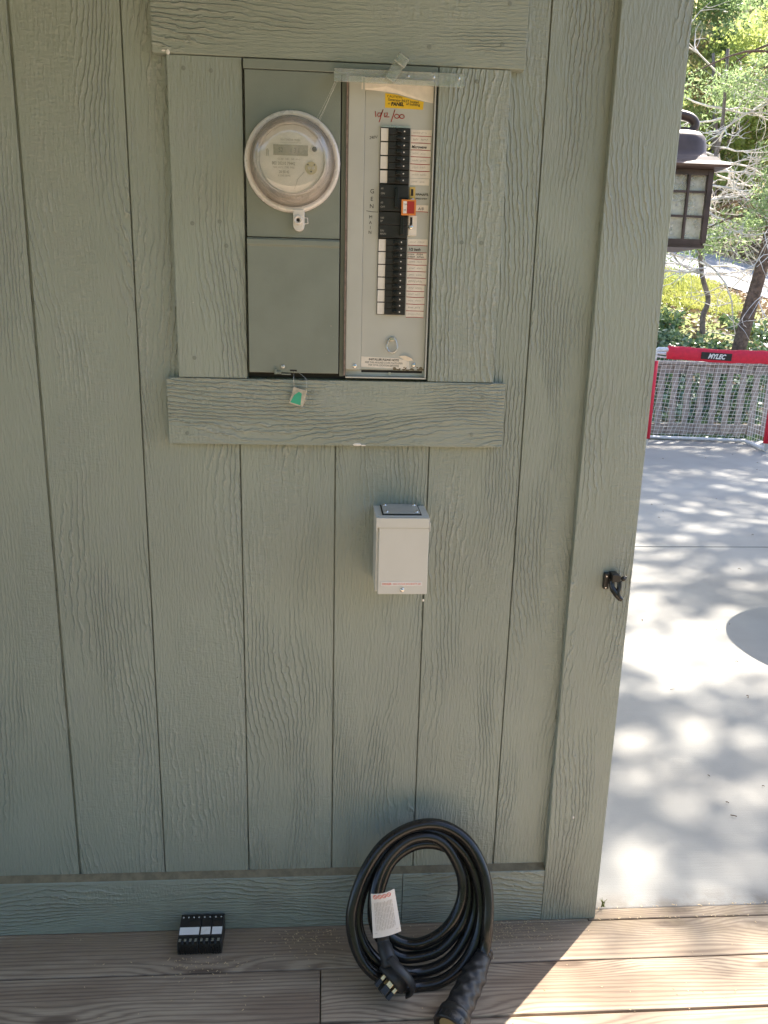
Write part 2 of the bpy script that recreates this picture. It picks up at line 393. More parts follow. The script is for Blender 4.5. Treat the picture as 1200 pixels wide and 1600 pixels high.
L_OAK = leafmat('oak_leaf', [(0.03, 0.06, 0.018), (0.06, 0.11, 0.03), (0.12, 0.17, 0.04)])
L_CEDAR = leafmat('cedar_spray', [(0.08, 0.14, 0.08), (0.17, 0.25, 0.14), (0.33, 0.40, 0.25)], trans=0.6)
L_LIME = leafmat('spring_leaf', [(0.18, 0.25, 0.08), (0.30, 0.38, 0.12), (0.46, 0.48, 0.22)], trans=0.6)
L_MIX = leafmat('shrub_leaf', [(0.13, 0.19, 0.10), (0.24, 0.30, 0.15), (0.60, 0.36, 0.22), (0.60, 0.58, 0.50)], trans=0.58)
L_IVY = leafmat('ivy_leaf', [(0.04, 0.09, 0.045), (0.09, 0.16, 0.08), (0.22, 0.30, 0.19)], rough=0.3, trans=0.15)
L_GRASS = leafmat('grass_blade', [(0.20, 0.25, 0.05), (0.36, 0.40, 0.09), (0.52, 0.48, 0.22)], trans=0.3)
L_LITTER = leafmat('dry_leaf', [(0.14, 0.09, 0.06), (0.26, 0.17, 0.11), (0.40, 0.30, 0.22)], trans=0.1)

# ------------------------------------------------------------------ terrain
def sst(a, b, x):
    t = min(1, max(0, (x - a) / (b - a))); return t * t * (3 - 2 * t)
def lerp_pts(pts, x):
    if x <= pts[0][0]: return pts[0][1]
    for (a, b), (c, d) in zip(pts, pts[1:]):
        if x <= c: return b + (d - b) * (x - a) / (c - a)
    return pts[-1][1]
def terrain(x, y):
    z = lerp_pts([(-60, -.25), (8.0, -.32), (9.2, -.12), (12, 1.0), (18, 2.42), (26.2, 4.6), (27, 4.9), (34, 10), (60, 26), (110, 33)], y)
    s = sst(9, 16, y)
    z -= 0.24 * max(-3, min(9, x - 9.1)) * s
    return z
def tnoise(x, y):
    return 0.10 * mnoise.noise(Vector((x * 0.5, y * 0.5, 0))) * sst(8.2, 10, y) * (0.15 if 17.5 < y < 25.5 else 1) + 0.6 * mnoise.noise(Vector((x * 0.12, y * 0.12, 3))) * sst(28, 36, y)
def grid(x0, x1, y0, y1, st, fn):
    mb = MB(); nx = int(round((x1 - x0) / st)) + 1; ny = int(round((y1 - y0) / st)) + 1
    vs = [(x0 + i * (x1 - x0) / (nx - 1), y0 + j * (y1 - y0) / (ny - 1)) for j in range(ny) for i in range(nx)]
    mb.add([(x, y, fn(x, y)) for x, y in vs], [(j * nx + i, j * nx + i + 1, (j + 1) * nx + i + 1, (j + 1) * nx + i) for j in range(ny - 1) for i in range(nx - 1)], True)
    return mb
mg, bg_, tg = newmat('earth_and_litter')
v, gx, gy, gz = tg.coords()
n1 = tg.noise(v, 0.7, 5, 0.65); n2 = tg.noise(v, 9, 4, 0.7)
c = tg.mix(tg.ramp(n1, 0.4, 0.6), (0.38, 0.28, 0.20), (0.46, 0.38, 0.26))
c = tg.mix(tg.math('MULTIPLY', tg.ramp(n2, 0.45, 0.65), 0.6), c, (0.12, 0.09, 0.06))
gr = tg.math('MULTIPLY', tg.ramp(tg.math('ADD', gy, tg.math('MULTIPLY', n1, 4)), 13.0, 14.5), tg.ramp(gx, 10.6, 8.8))
c = tg.mix(tg.math('MULTIPLY', gr, 0.85), c, (0.20, 0.27, 0.05))
tg.put(bg_.inputs['Base Color'], c); bg_.inputs['Roughness'].default_value = 0.95
tg.put(bg_.inputs['Normal'], tg.bump(n2, 0.03))
tag(mk('ground', grid(-50, 70, -50, 110, 1.0, lambda x, y: terrain(x, y) + tnoise(x, y)), mg), kind='structure')
tag(mk('road', grid(-40, 60, 18.2, 26.2, 0.8, lambda x, y: terrain(x, y) + 0.045), M_ROAD), kind='structure')

# concrete patio beyond the deck: two pours with an expansion joint
mb = MB()
mb.box(1.20, 14, 0.018, 3.260, -0.30, -0.004); mb.box(1.20, 14, 3.274, 7.80, -0.30, -0.004)
tag(mk('patio_slab', mb, M_CONC, bev=0.004), kind='structure')
mb = MB(); mb.box(1.20, 14, 3.2605, 3.2735, -0.2, -0.012)
tag(mk('expansion_joint', mb, M_DARK), kind='structure')
# deck
mb = MB(); rg = random.Random(4)
def board(x0, x1, y0, y1):
    mb.bid = rg.uniform(1, 50); n = max(1, int((x1 - x0) / 0.4)); pr = []
    dz = rg.uniform(-0.0012, 0.0012)
    mb.box(x0, x1, y0, y1, -0.036 + dz, 0.0 + dz)
board(1.27, 6.5, -0.0215, 0.0145)
mb.bid = 9.0; mb.box(-4.5, 1.268, -0.0253, 0.0, -0.036, -0.0006)
board(-4.5, 6.5, -0.148, -0.0255)
y = -0.1525; k = 0
while y > -3.6:
    js = [-4.5] + ([0.585, 3.2] if k == 0 else [2.3] if k == 1 else [rg.uniform(-3, 5)]) + [6.5]
    for a, b in zip(js, js[1:]): board(a + 0.0012, b - 0.0012, y - 0.1415, y)
    y -= 0.1465; k += 1
tag(mk('deck', mb, M_DECK, bev=0.0025), kind='structure')
mb = MB()
for yy in (-0.5, -1.4, -2.3, -3.2): mb.box(-4.5, 6.5, yy - 0.02, yy + 0.02, -0.25, -0.04)
mb.box(-4.5, 6.5, -3.62, -3.585, -0.25, -0.037)
tag(mk('deck_joists', mb, M_FENCE), kind='structure')

# ------------------------------------------------------------------ house wall
HX = 1.287
wall = thing('house_wall', (0, 0, 0), 'sage green painted wood-grain siding wall of a house under an unseen eave added to block sky light, beside the patio', 'wall')
mb = MB(); xs = []
g = 0.0017
pts = [(-4.0, 0.0)]
i = -19
while i * 0.2032 < 1.2:
    c = i * 0.2032
    if c > -3.9:
        gg = 0.0032 if i == 0 else g
        pts += [(c - gg, 0.0), (c - gg * 0.75, 0.007), (c + gg * 0.75, 0.007), (c + gg, 0.0)]
    i += 1
pts += [(1.24, 0.0), (1.24, 0.03), (-4.0, 0.03)]
n = len(pts)
mb.add([(x, y, 0.0) for x, y in pts] + [(x, y, 2.62) for x, y in pts], [(i, (i + 1) % n, (i + 1) % n + n, i + n) for i in range(n)])
mk('siding', mb, M_SID, wall)
# the rest of the building behind the wall
mb = MB(); mb.box(-4.0, 1.265, 0.031, 4.2, -0.2, 2.62)
mk('side_walls', mb, M_TRV, wall)
mb = MB(); mb.poly_x([(-2.2, 2.60), (2.1, 4.15), (5.0, 2.60), (5.0, 2.75), (2.1, 4.32), (-2.2, 2.75)], -4.3, 1.31)
rf = mk('roof', mb, M_ROOF, wall)
mb = MB(); mb.box(-4.3, 1.31, -2.2, 0.0, 2.58, 2.599); mb.box(-4.3, 1.31, -2.222, -2.2, 2.55, 2.77)  # eave out of view, added and deepened to keep sky light off the wall
mk('added_soffit', mb, M_SOFF, wall)
T = 0.019
mb = MB(); mb.box(1.146, HX, -T, 0.0, 0.0, 2.58); mb.box(1.2655, HX, 0.0005, 0.10, 0.0, 2.58)
mk('corner_board', mb, M_TRV, wall, bev=0.0015)
mb = MB()
for a, b in ((-4.0, 0.7855), (0.7870, 1.1452)): mb.poly_x([(-T + .0008, 0.001), (-T + .0008, 0.146), (-.004, 0.1535), (-.0004, 0.1535), (-.0004, 0.001)][::-1], a, b)
mk('base_board', mb, M_TRH, wall, bev=0.001)
# dust and dead needles on the base board's top ledge
M_DUST = simple('ledge_dust', (0.22, 0.185, 0.12), 0.95, var=0.2, vscale=40, bump=0.0015, bscale=150)
mb = MB(); mb.poly_x([(-.0165, 0.1475), (-.004, 0.1550), (-.0004, 0.1575), (-.0004, 0.154), (-.004, 0.1537)], -3.9, 1.145)
mk('ledge_dust', mb, M_DUST, wall)
def trim(name, x0, x1, z0, z1, mat, t=T, nails=()):
    mb = MB(); mb.box(x0, x1, -t, -0.0003, z0, z1)
    o = mk(name, mb, mat, wall, bev=0.0014)
    if nails:
        q = MB()
        for (a, b) in nails: q.lathe([(0.0, 0.0006), (0.0022, 0.0006), (0.0032, 0.0), (0.0038, 0.0008), (0.0042, 0.0)], YM(a, -t, b), 10)
        mk('nail_heads', q, M_COV, o)
    return o
trim('head_board', 0.262, 0.967, 1.9585, 2.16, M_TRH, 0.021, [(0.33, 1.985), (0.30, 2.06), (0.78, 1.99), (0.92, 2.0), (0.93, 2.07)])
trim('side_trim', 0.287, 0.4265, 1.3605, 1.9575, M_TRV, T, [(0.318, 1.935), (0.369, 1.933), (0.325, 1.66), (0.378, 1.665), (0.32, 1.40), (0.39, 1.62)])
trim('side_trim', 0.8015, 0.941, 1.3605, 1.9575, M_TRV, T, [(0.85, 1.93), (0.875, 1.935), (0.86, 1.64), (0.90, 1.64)])
trim('sill_board', 0.262, 0.967, 1.2225, 1.3595, M_TRH, 0.022, [(0.30, 1.245), (0.335, 1.33), (0.56, 1.335), (0.9, 1.25), (0.92, 1.33)])
mb = MB(); mb.ball((0.655, -0.0222, 1.2255), 0.004, 5, (2.4, 0.3, 0.8)); mb.ball((0.668, -0.0222, 1.2240), 0.003, 5, (2, 0.3, 0.6))
mb.ball((0.291, -0.0215, 1.9605), 0.003, 5, (1.2, 0.3, 1.6)); mb.ball((0.283, -0.0215, 1.9625), 0.002, 5, (2.0, 0.3, 0.8))
mb.ball((1.205, -0.0192, 0.30), 0.0020, 5, (1.2, 0.3, 1.8)); mb.ball((0.8125, -0.001, 0.865), 0.0022, 5, (1.2, 0.3, 1.6))
mk('paint_chips', mb, M_WSTK, wall)

# ------------------------------------------------------------------ electrical panel
pan = thing('breaker_panel', (0.614, 0, 1.364), 'flush electrical panel with green covers on the left and exposed breakers on the right', 'electrical panel')
mb = MB(); mb.box(0.4285, 0.7995, -0.0045, -0.0004, 1.3615, 1.9565)
mk('cabinet_back', mb, M_DARK, pan)
mb = MB(); mb.box(0.4295, 0.7985, -0.0245, -0.005, 1.9385, 1.9555)
mk('top_flange', mb, M_COV, pan, bev=0.001)
mb = MB(); mb.box(0.4315, 0.6135, -0.0225, -0.005, 1.6390, 1.9375)
mk('meter_cover', mb, M_COV, pan, bev=0.001)
mb = MB()
mb.poly_x([(-.005, 1.3735), (-.0225, 1.3735), (-.0265, 1.3745), (-.0265, 1.6215), (-.0295, 1.6245), (-.0295, 1.6335), (-.0225, 1.6375), (-.005, 1.6375)][::-1], 0.4315, 0.6135)
lc = mk('lower_cover', mb, M_COV, pan, bev=0.0008)
q = MB(); q.lathe([(0, .0035), (.0025, .0035), (.004, .0025), (.0045, 0)], YM(0.5, -0.0265, 1.3865), 14); mk('screw', q, M_STEEL, lc)
q = MB(); q.box(0.4835, 0.4965, -0.031, -0.0262, 1.3712, 1.3765); q.box(0.483, 0.4875, -0.036, -0.0262, 1.3712, 1.381); q.box(0.497, 0.516, -0.030, -0.0262, 1.3700, 1.3725); mk('latch', q, M_COV, lc, bev=0.0006)
q = MB(); q.box(0.5145, 0.5285, -0.0272, -0.0262, 1.3775, 1.3805); mk('slot', q, M_DARK, lc)
for a, b, s_ in ((0.598, 1.47, .0016), (0.604, 1.448, .0009), (0.59, 1.415, .0010)):
    q = MB(); q.disc_y(a, b, s_, -0.0269, -0.0262, 8); mk('paint_speck', q, M_PRINT, lc)
# reveal between cover and dead front: rusty painted edge
mb = MB(); mb.box(0.6160, 0.6243, -0.0120, -0.005, 1.3680, 1.9370); mk('divider', mb, M_COV, pan)
mb = MB(); mb.box(0.6245, 0.6280, -0.0235, -0.005, 1.3700, 1.9370); mk('rusty_edge', mb, M_RUST, pan)
# dead front
mb = MB(); mb.box(0.6605, 0.7935, -0.0125, -0.0050, 1.3830, 1.9340)
dead = mk('dead_front', mb, M_DEAD, pan, bev=0.0008)
mb = MB(); mb.poly_x([(-.005, 1.3830), (-.0205, 1.3830), (-.0205, 1.9350), (-.005, 1.9350)][::-1], 0.6285, 0.6600)
mk('folded_flange', mb, M_DEAD, pan, bev=0.0012)
mb = MB(); mb.box(0.6285, 0.7965, -0.024, -0.005, 1.3655, 1.3685); mb.box(0.6285, 0.7965, -0.0080, -0.005, 1.3690, 1.3825)
mb.box(0.7940, 0.7965, -0.024, -0.005, 1.3690, 1.9370)
mk('outer_lip', mb, M_DEAD, pan, bev=0.0006)
mb = MB(); mb.box(0.662, 0.79, -0.0082, -0.0045, 1.3765, 1.3815); mk('bottom_gap', mb, M_DARK, pan)
mb = MB(); mb.lathe([(0, .003), (.003, .003), (.0045, .002), (.005, 0)], YM(0.6475, -0.0205, 1.3900), 14)
mk('screw', mb, M_CHROME, pan)
mb = MB(); mb.lathe([(0, .003), (.003, .003), (.0045, .002), (.005, 0)], YM(0.771, -0.0125, 1.3940), 14); mb.box(0.768, 0.774, -0.0158, -0.0154, 1.3936, 1.3944)
mk('screw', mb, M_CHROME, pan)
mb = MB(); mb.box(0.7195, 0.724, -0.012, -0.008, 1.3725, 1.3775); mk('catch', mb, M_STEEL, pan)
# ring pull
mb = MB()
ring = [(0.7245 + 0.0115 * math.sin(a) * (1.0 if math.cos(a) < 0 else 0.85), -0.0165 - 0.002 * (1 - math.cos(a)), 1.4335 + 0.0145 * math.cos(a)) for a in np.linspace(0, 2 * math.pi, 29)]
mb.tube(ring, 0.0019, 8); rp = mk('ring_pull', mb, M_STEEL, pan)
q = MB(); q.box(0.7195, 0.7295, -0.0185, -0.0126, 1.4425, 1.4500); mk('ring_clip', q, M_STEEL, rp, bev=0.001)
# torn cream paper under the top edge, yellow sticker, dates and words written on the metal
mb = MB(); mb.poly_y([(0.653, 1.912), (0.690, 1.912), (0.722, 1.909), (0.750, 1.902), (0.776, 1.897), (0.7925, 1.8945), (0.7925, 1.9335), (0.653, 1.9335)], -0.0209, -0.0206)
mb.v = [(a, -0.0135 + (b + 0.0206) if a > .661 else b, c) for a, b, c in mb.v]
mk('torn_paper', mb, M_PAPER, pan)
mb = MB(); mb.poly_y([(0.699, 1.8835), (0.773, 1.8825), (0.7740, 1.8965), (0.750, 1.9005), (0.722, 1.9070), (0.699, 1.9090)], -0.0131, -0.0126)
ys = mk('yellow_sticker', mb, M_YEL, pan)
q = MB(); q.text('CAUTION:', 0.0058, 0.7025, -0.0134, 1.9020, sx=1.1, rot=-0.05); q.text('Generator INLET located', 0.0062, 0.7042, -0.0134, 1.8962, sx=0.93, rot=-0.05, bold=.00008)
q.text('at', 0.0058, 0.7045, -0.0134, 1.8895); q.text('PANEL', 0.0088, 0.7105, -0.0135, 1.8875, sx=0.95, bold=0.0004, shear=.15); q.text('of building', 0.0062, 0.7395, -0.0134, 1.8895, rot=-0.03, sx=1.05, bold=.00008)
mk('lettering', q, M_INK, ys)
q = MB(); y_ = -0.0131
def st(p, rad=0.00075): q.tube([(a, y_, b) for a, b in p], rad, 5)
st([(0.6805, 1.8765), (0.6815, 1.8665)]); st([(0.6905, 1.8735), (0.6865, 1.8735), (0.6845, 1.870), (0.6865, 1.867), (0.6905, 1.8685), (0.6925, 1.8745), (0.6905, 1.8670)]); st([(0.6955, 1.8800), (0.6885, 1.8575)])
st([(0.6985, 1.8740), (0.6985, 1.8665)]); st([(0.7005, 1.8735), (0.7045, 1.8745), (0.7035, 1.8700), (0.6995, 1.8670), (0.7080, 1.8672)]); st([(0.7185, 1.8805), (0.7115, 1.8585)])
for c0 in (0.7225, 0.7325): st([(c0 + 0.0046 * math.cos(a), 1.8690 + 0.0036 * math.sin(a)) for a in np.linspace(0, 2 * math.pi, 13)])
mk('red_date', q, M_RED, pan)
q = MB(); q.text('G', 0.0115, 0.6775, -0.0129, 1.7275, align='CENTER'); q.text('E', 0.0110, 0.6770, -0.0129, 1.7135, align='CENTER'); q.text('N', 0.0110, 0.6770, -0.0129, 1.7000, align='CENTER')
mk('marker_word', q, M_INK, pan); q = MB(); q.text('M', 0.0085, 0.6755, -0.0129, 1.6805, align='CENTER'); q.text('A', 0.0085, 0.6752, -0.0129, 1.6700, align='CENTER'); q.text('I', 0.0085, 0.6750, -0.0129, 1.6605, align='CENTER'); q.text('N', 0.0085, 0.6745, -0.0129, 1.6515, align='CENTER')
q.tube([(0.6665, -0.0129, 1.6948), (0.676, -0.0129, 1.6932), (0.690, -0.0129, 1.6930)], 0.0004, 4)
mk('marker_word', q, M_INK, pan)
q = MB(); q.text('240V', 0.0075, 0.6695, -0.0129, 1.8262, shear=.3, rot=.12); mk('marker_word', q, M_INK, pan)

# breakers
mb = MB(); mb.box(0.6912, 0.7495, -0.0150, -0.0127, 1.4950, 1.8475); mk('breaker_opening', mb, M_DARK, pan)
mb = MB(); mb.box(0.6915, 0.7495, -0.0175, -0.0127, 1.8480, 1.8510); mk('opening_lip', mb, M_STEEL, pan)
def breaker_twin():
    z0 = 1.8225                         # local slot: 25 mm tall, prototype at the top slot
    mb = MB()
    for k in (0, 1):
        a = z0 + k * 0.0124
        mb.box(0.7075, 0.7485, -0.0205, -0.0150, a + 0.0003, a + 0.0119)
        mb.poly_x([(-.0205, a + .002), (-.0228, a + .004), (-.0228, a + .008), (-.0205, a + .010)][::-1], 0.7215, 0.7335)
    o = mk('breaker', mb, M_BLK, pan, bev=0.0005)
    for k in (0, 1):
        a = z0 + k * 0.0124
        q = MB(); q.poly_y([(0.7235, a + .0032), (0.7325, a + .0032), (0.7325, a + .0088), (0.7235, a + .0088)], -0.0290, -0.0228)
        mk('toggle', q, M_BLK2, o, bev=0.0006)
        q = MB(); q.disc_y(0.7377, a + 0.0062, 0.0014, -0.0211, -0.0203, 10); mk('white_dot', q, M_WSTK, o)
    q = MB(); q.box(0.6922, 0.7065, -0.0165, -0.0150, z0 + 0.0012, z0 + 0.0238); mk('blank_sticker', q, M_WSTK, o)
    return o
def copy_part(o, dz):
    c = o.copy(); COL.objects.link(c); c.parent = o.parent; c.location = o.location + Vector((0, 0, dz)); c['group'] = o['group']
    for ch in list(o.children):
        d = ch.copy(); COL.objects.link(d); d.parent = c
    return c
b0 = breaker_twin(); b0['group'] = 'twin breakers with white stickers'
for dz in (-0.0252, -0.0504, -0.0764): copy_part(b0, dz)
for k in range(6): copy_part(b0, -0.2045 - k * 0.02465)
def breaker_main(z0, tx, marks):
    mb = MB()
    for a in (z0 + .0004, z0 + .0250): mb.box(0.6925, 0.7485, -0.0215, -0.0150, a, a + 0.0240)
    o = mk('double_breaker', mb, M_BLK, pan, bev=0.0006)
    q = MB(); q.box(tx, tx + 0.0075, -0.0300, -0.0215, z0 + 0.0065, z0 + 0.0430); mk('tied_toggle', q, M_BLK2, o, bev=0.001)
    q = MB(); q.mi = 0
    rr = random.Random(int(z0 * 1000))
    for a in marks:
        q.text(a[0], 0.0050, 0.6940, -0.0217, z0 + a[1], bold=.0001)
    mk('rating_marks', q, M_GREYINK, o); return o
breaker_main(1.6945, 0.7215, [('60', 0.040), ('ON', 0.031), ('60', 0.014), ('OFF', .006)])
breaker_main(1.6440, 0.7335, [('100', 0.036), ('2P', 0.030), ('ON', 0.012), ('MAIN', .006)])
# directory strips
rows = [(1.8470, 1.8350, 0), (1.8350, 1.8222, 1), (1.8222, 1.8095, 2), (1.8095, 1.7972, 0), (1.7972, 1.7842, 0), (1.7842, 1.7715, 0), (1.7715, 1.7580, 0), (1.7580, 1.7450, 0),
        (1.7090, 1.6957, 3), (1.6445, 1.6318, 0), (1.6318, 1.6182, 4), (1.6182, 1.6060, 5), (1.6060, 1.5942, 0), (1.5942, 1.5812, 0), (1.5812, 1.5682, 0), (1.5682, 1.5555, 1), (1.5555, 1.5425, 1),
        (1.5425, 1.5310, 0), (1.5310, 1.5172, 0), (1.5172, 1.5035, 1), (1.5035, 1.4905, 0)]
for i, (zt, zb, kind) in enumerate(rows):
    x1 = 0.7915 - (0.0012 if i % 3 else 0) - (0.002 if i > 15 else 0)
    x0 = 0.7515 if kind != 3 else 0.7635
    mb = MB(); mb.mi = 3 if kind == 4 else 0; mb.box(x0, x1, -0.0133, -0.0127, zb + 0.0006, zt - 0.0004)
    if i not in (6, 7): mb.mi = 1; mb.tube([(x0, -0.0135, zb + .0003), ((x0 + x1) / 2, -0.0135, zb + 0.0008 * math.sin(i)), (x1, -0.0135, zb)], 0.00055, 4)
    mb.mi = 2 if kind in (2, 3, 4, 5) else 4
    if kind == 2: mb.text('Microwave', 0.0075, x0 + .0015, -0.0136, zb + .0035, shear=.2, sx=0.88, bold=.0002)
    elif kind == 3: mb.text('A/B', 0.0075, x0 + .006, -0.0136, zb + .0035, shear=.2)
    elif kind == 4: mb.text('1/2 bath', 0.0075, x0 + .001, -0.0136, zb + .0035, shear=.2, bold=.0002)
    elif kind == 5:
        mb.squiggle(x0 + .001, x1 - .002, zt - .0036, .0036, -0.0137, .00045, i, 2); mb.squiggle(x0 + .001, x1 - .002, zb + .0036, .0036, -0.0137, .00050, i + 50, 2)
    else:
        mb.squiggle(x0 + .004, x1 - .004, (zt + zb) / 2, .0036 if kind == 0 else .0044, -0.0136, .00022 if kind == 0 else .00034, i, 2)
    o = mk('circuit_label', mb, [M_PAPER, M_RED, M_INK, M_DEAD, M_GREYINK], pan); o['group'] = 'handwritten circuit labels'
mb = MB(); mb.squiggle(0.7645, 0.7915, 1.7285, .0055, -0.0136, .0007, 77, 2); mb.squiggle(0.7645, 0.7885, 1.7205, .003, -0.0136, .0005, 78, 2)
mk('black_scrawl', mb, M_INK, pan)
# interlock
for (xa, xb, za, zb, sa, sb, z_) in ((0.7515, 0.7630, 1.7130, 1.7415, 1.7250, 1.7375, 1.7165), (0.7510, 0.7680, 1.6500, 1.6880, 1.6710, 1.6850, 1.6660)):
    mb = MB(); mb.box(xa, xb, -0.0163, -0.0128, za, zb); il = mk('interlock_slide', mb, M_AMB if za > 1.7 else M_PAPER, pan, bev=0.0006)
    q = MB(); q.box(0.7542, 0.7588, -0.0171, -0.0162, sa, sb); mk('slot', q, M_DARK, il)
    q = MB(); q.lathe([(0, .004), (.003, .004), (.0045, .0028), (.005, 0)], YM(0.7562, -0.0163, z_), 14); mk('screw', q, M_CHROME, il)
mb = MB(); mb.box(0.7345, 0.7635, -0.0345, -0.0305, 1.6865, 1.7160)
ip = mk('interlock_plate', mb, M_ORG, pan, bev=0.001)
q = MB(); q.box(0.7460, 0.7600, -0.0351, -0.0344, 1.6900, 1.7125); mk('red_sticker', q, M_RED, ip)
q = MB(); q.mi = 0; q.box(0.7380, 0.7450, -0.0351, -0.0344, 1.6900, 1.7125); q.mi = 1; q.text('ON', 0.0045, 0.7392, -0.0353, 1.7050, rot=0); q.text('60', 0.0045, 0.7392, -0.0353, 1.6950); mk('white_sticker', q, [M_WSTK, M_INK], ip)
mb = MB(); mb.box(0.7590, 0.7630, -0.0304, -0.0165, 1.6950, 1.7120); mk('interlock_stem', mb, M_AMB, pan)
# installer sticker with a curled torn end
mb = MB(); mb.poly_y([(0.6615, 1.3885), (0.745, 1.3850), (0.757, 1.3838), (0.760, 1.3950), (0.757, 1.4020), (0.738, 1.4070), (0.6615, 1.4095)], -0.0131, -0.0126)
isx = mk('installer_sticker', mb, M_PAPER, pan)
q = MB(); q.text('INSTALLER PLEASE NOTE', 0.0062, 0.7085, -0.0134, 1.4015, align='CENTER', sx=0.90, rot=-0.02, bold=.00015); q.text('KEEP THIS AROUND COVER PLATE OPEN', 0.0052, 0.7085, -0.0134, 1.3955, align='CENTER', sx=0.82, rot=-0.02); q.text('FOR TOTAL LOCATION IDENTIFIER', 0.0050, 0.7085, -0.0134, 1.3902, align='CENTER', sx=0.80, rot=-0.02)
mk('lettering', q, M_INK, isx)
q = MB()
q.add([(0.739, -0.014, 1.412), (0.752, -0.021, 1.4135), (0.7655, -0.024, 1.4085), (0.769, -0.018, 1.403), (0.758, -0.015, 1.402), (0.750, -0.0135, 1.404), (0.7555, -0.019, 1.385), (0.7625, -0.021, 1.3855), (0.761, -0.016, 1.401)], [(0, 5, 4, 1), (1, 4, 3, 2), (4, 6, 7, 8)])
mk('curled_end', q, M_PAPER, isx)
mb = MB(); rr = random.Random(8)
for k in range(26):
    a = rr.uniform(.725, .79); mb.ball((a, -0.0125, 1.3832 + rr.uniform(0, .006)), rr.uniform(.0012, .003), 4, (1.6, .5, .8))
mk('debris_crust', mb, M_DUST, pan)

# ------------------------------------------------------------------ meter
mx, mz = 0.5212, 1.7765
met = thing('electric_meter', (mx, -0.0225, mz), 'round glass electric meter with a small digital display on the green panel cover', 'electric meter')
mb = MB(); mb.lathe([(0.083, 0.0), (0.0905, 0.001), (0.0925, 0.006), (0.0905, 0.0125), (0.0865, 0.0145), (0.0835, 0.0125), (0.0815, 0.010)], YM(mx, -0.0225, mz), 64)
mk('sealing_ring', mb, M_METW, met)
mb = MB(); mb.lathe([(0.082, 0.009), (0.0775, 0.020), (0.0745, 0.026), (0.0735, 0.046), (0.0722, 0.062), (0.069, 0.072), (0.066, 0.0755), (0.0635, 0.0750), (0.060, 0.0772), (0.040, 0.0782), (0.0, 0.0785)], YM(mx, -0.0225, mz), 64)
mk('glass_cover', mb, M_GLASS, met)
mb = MB(); mb.lathe([(0.082, 0.004), (0.076, 0.006), (0.0735, 0.012), (0.0725, 0.018), (0.0700, 0.020), (0.0695, 0.030), (0.0665, 0.034)], YM(mx, -0.0225, mz), 64); mb.lathe([(0.0665, 0.034), (0.065, 0.041), (0.062, 0.0415), (0.0608, 0.036)], YM(mx, -0.0225, mz), 64)
mk('inner_housing', mb, M_METW, met)
fy = -0.0225 - 0.040
mb = MB(); mb.disc_y(mx, mz, 0.0605, fy, fy + 0.012, 48)
face = mk('face_plate', mb, M_FACE, met)
dx, dz_ = mx - 0.5212 + 0.0, 0.004
q = MB(); q.mi = 0; q.box(0.4870, 0.5520, fy - 0.0012, fy - 0.0001, 1.7790 + dz_, 1.7975 + dz_); q.mi = 1; q.text('52', 0.0115, 0.4965, fy - 0.0014, 1.7842 + dz_, sx=.75); q.text('1 3 1', 0.0125, 0.5180, fy - 0.0014, 1.7838 + dz_, sx=.75)
mk('display', q, [M_LCD, M_LCDI], face)
q = MB(); q.lathe([(.0072, 0), (.0072, .0012), (.0060, .0016), (.0052, .001)], YM(0.5640, fy, 1.7915 + dz_), 20); mk('port_ring', q, M_METW, face)
q = MB(); q.disc_y(0.5640, 1.7915 + dz_, 0.0045, fy - .0014, fy - .0002, 16); mk('optical_port', q, M_BLK2, face)
q = MB(); q.mi = 0; q.disc_y(0.5580, 1.7600 + dz_ * .5, 0.0115, fy - .0016, fy - .0002, 28); q.mi = 1
for a, b, s_ in ((-.0062, .0058, .0014), (.0062, .0058, .0014), (0, -.0062, .0016)): q.disc_y(0.5580 + a, 1.762 + b, s_, fy - .0022, fy - .0015, 10)
q.mi = 2
for a in (-.0038, .0038): q.lathe([(.0014, .0016), (.0014, .0026), (.0026, .0026), (.0026, .0016)], YM(0.5580 + a, fy, 1.762), 12)
mk('dial', q, [M_BRASS, M_DARK, M_METW], face)
q = MB(); q.tube([(0.4745, fy - .0006, 1.781), (0.4745, fy - .0006, 1.791), (0.476, fy - .0006, 1.7935), (0.4775, fy - .0006, 1.791), (0.4775, fy - .0006, 1.781)], .0005, 4)
q.text('WATTHOUR METER', 0.0052, 0.5190, fy - .0006, 1.8085, align='CENTER', sx=.8); q.tube([(0.500, fy - .0006, 1.8055), (0.540, fy - .0006, 1.8055)], .0002, 4)
q.text('CL 200   240V   3W   60Hz', 0.0044, 0.5160, fy - .0006, 1.7750, align='CENTER', sx=.85)
q.text('802 20210 79442', 0.0078, 0.5060, fy - .0006, 1.7662, align='CENTER', sx=.80, bold=.00012); q.text('TA30  Kh7.2  TYPE  FM2S', 0.0048, 0.5060, fy - .0006, 1.7600, align='CENTER', sx=.8)
q.text('20 50 42', 0.0068, 0.5070, fy - .0006, 1.7515, align='CENTER', sx=.8, bold=.0001); q.text('X 5542 80MS', 0.0050, 0.5070, fy - .0006, 1.7455, align='CENTER', sx=.85)
q.tube([(0.5450, fy - .0006, 1.755), (0.533, fy - .0006, 1.742), (0.5265, fy - .0006, 1.724)], .0003, 4)
mk('lettering', q, M_PRINT, face)
mb = MB(); pts = [(0.5225, 1.690), (0.5225, 1.664)] + [(0.5335 + 0.011 * math.cos(a), 1.661 + 0.011 * math.sin(a)) for a in np.linspace(math.pi, 2 * math.pi, 12)] + [(0.5445, 1.664), (0.5445, 1.690)]
mb.poly_y(pts, -0.040, -0.0228)
lk = mk('seal_tab', mb, M_METW, met, bev=0.0015)
q = MB(); q.lathe([(.0085, 0), (.0085, .004), (.0068, .005), (.0052, .004), (.0035, .001), (0, .001)], YM(0.5325, -0.040, 1.6705), 20); mk('lock_barrel', q, M_METW, lk)
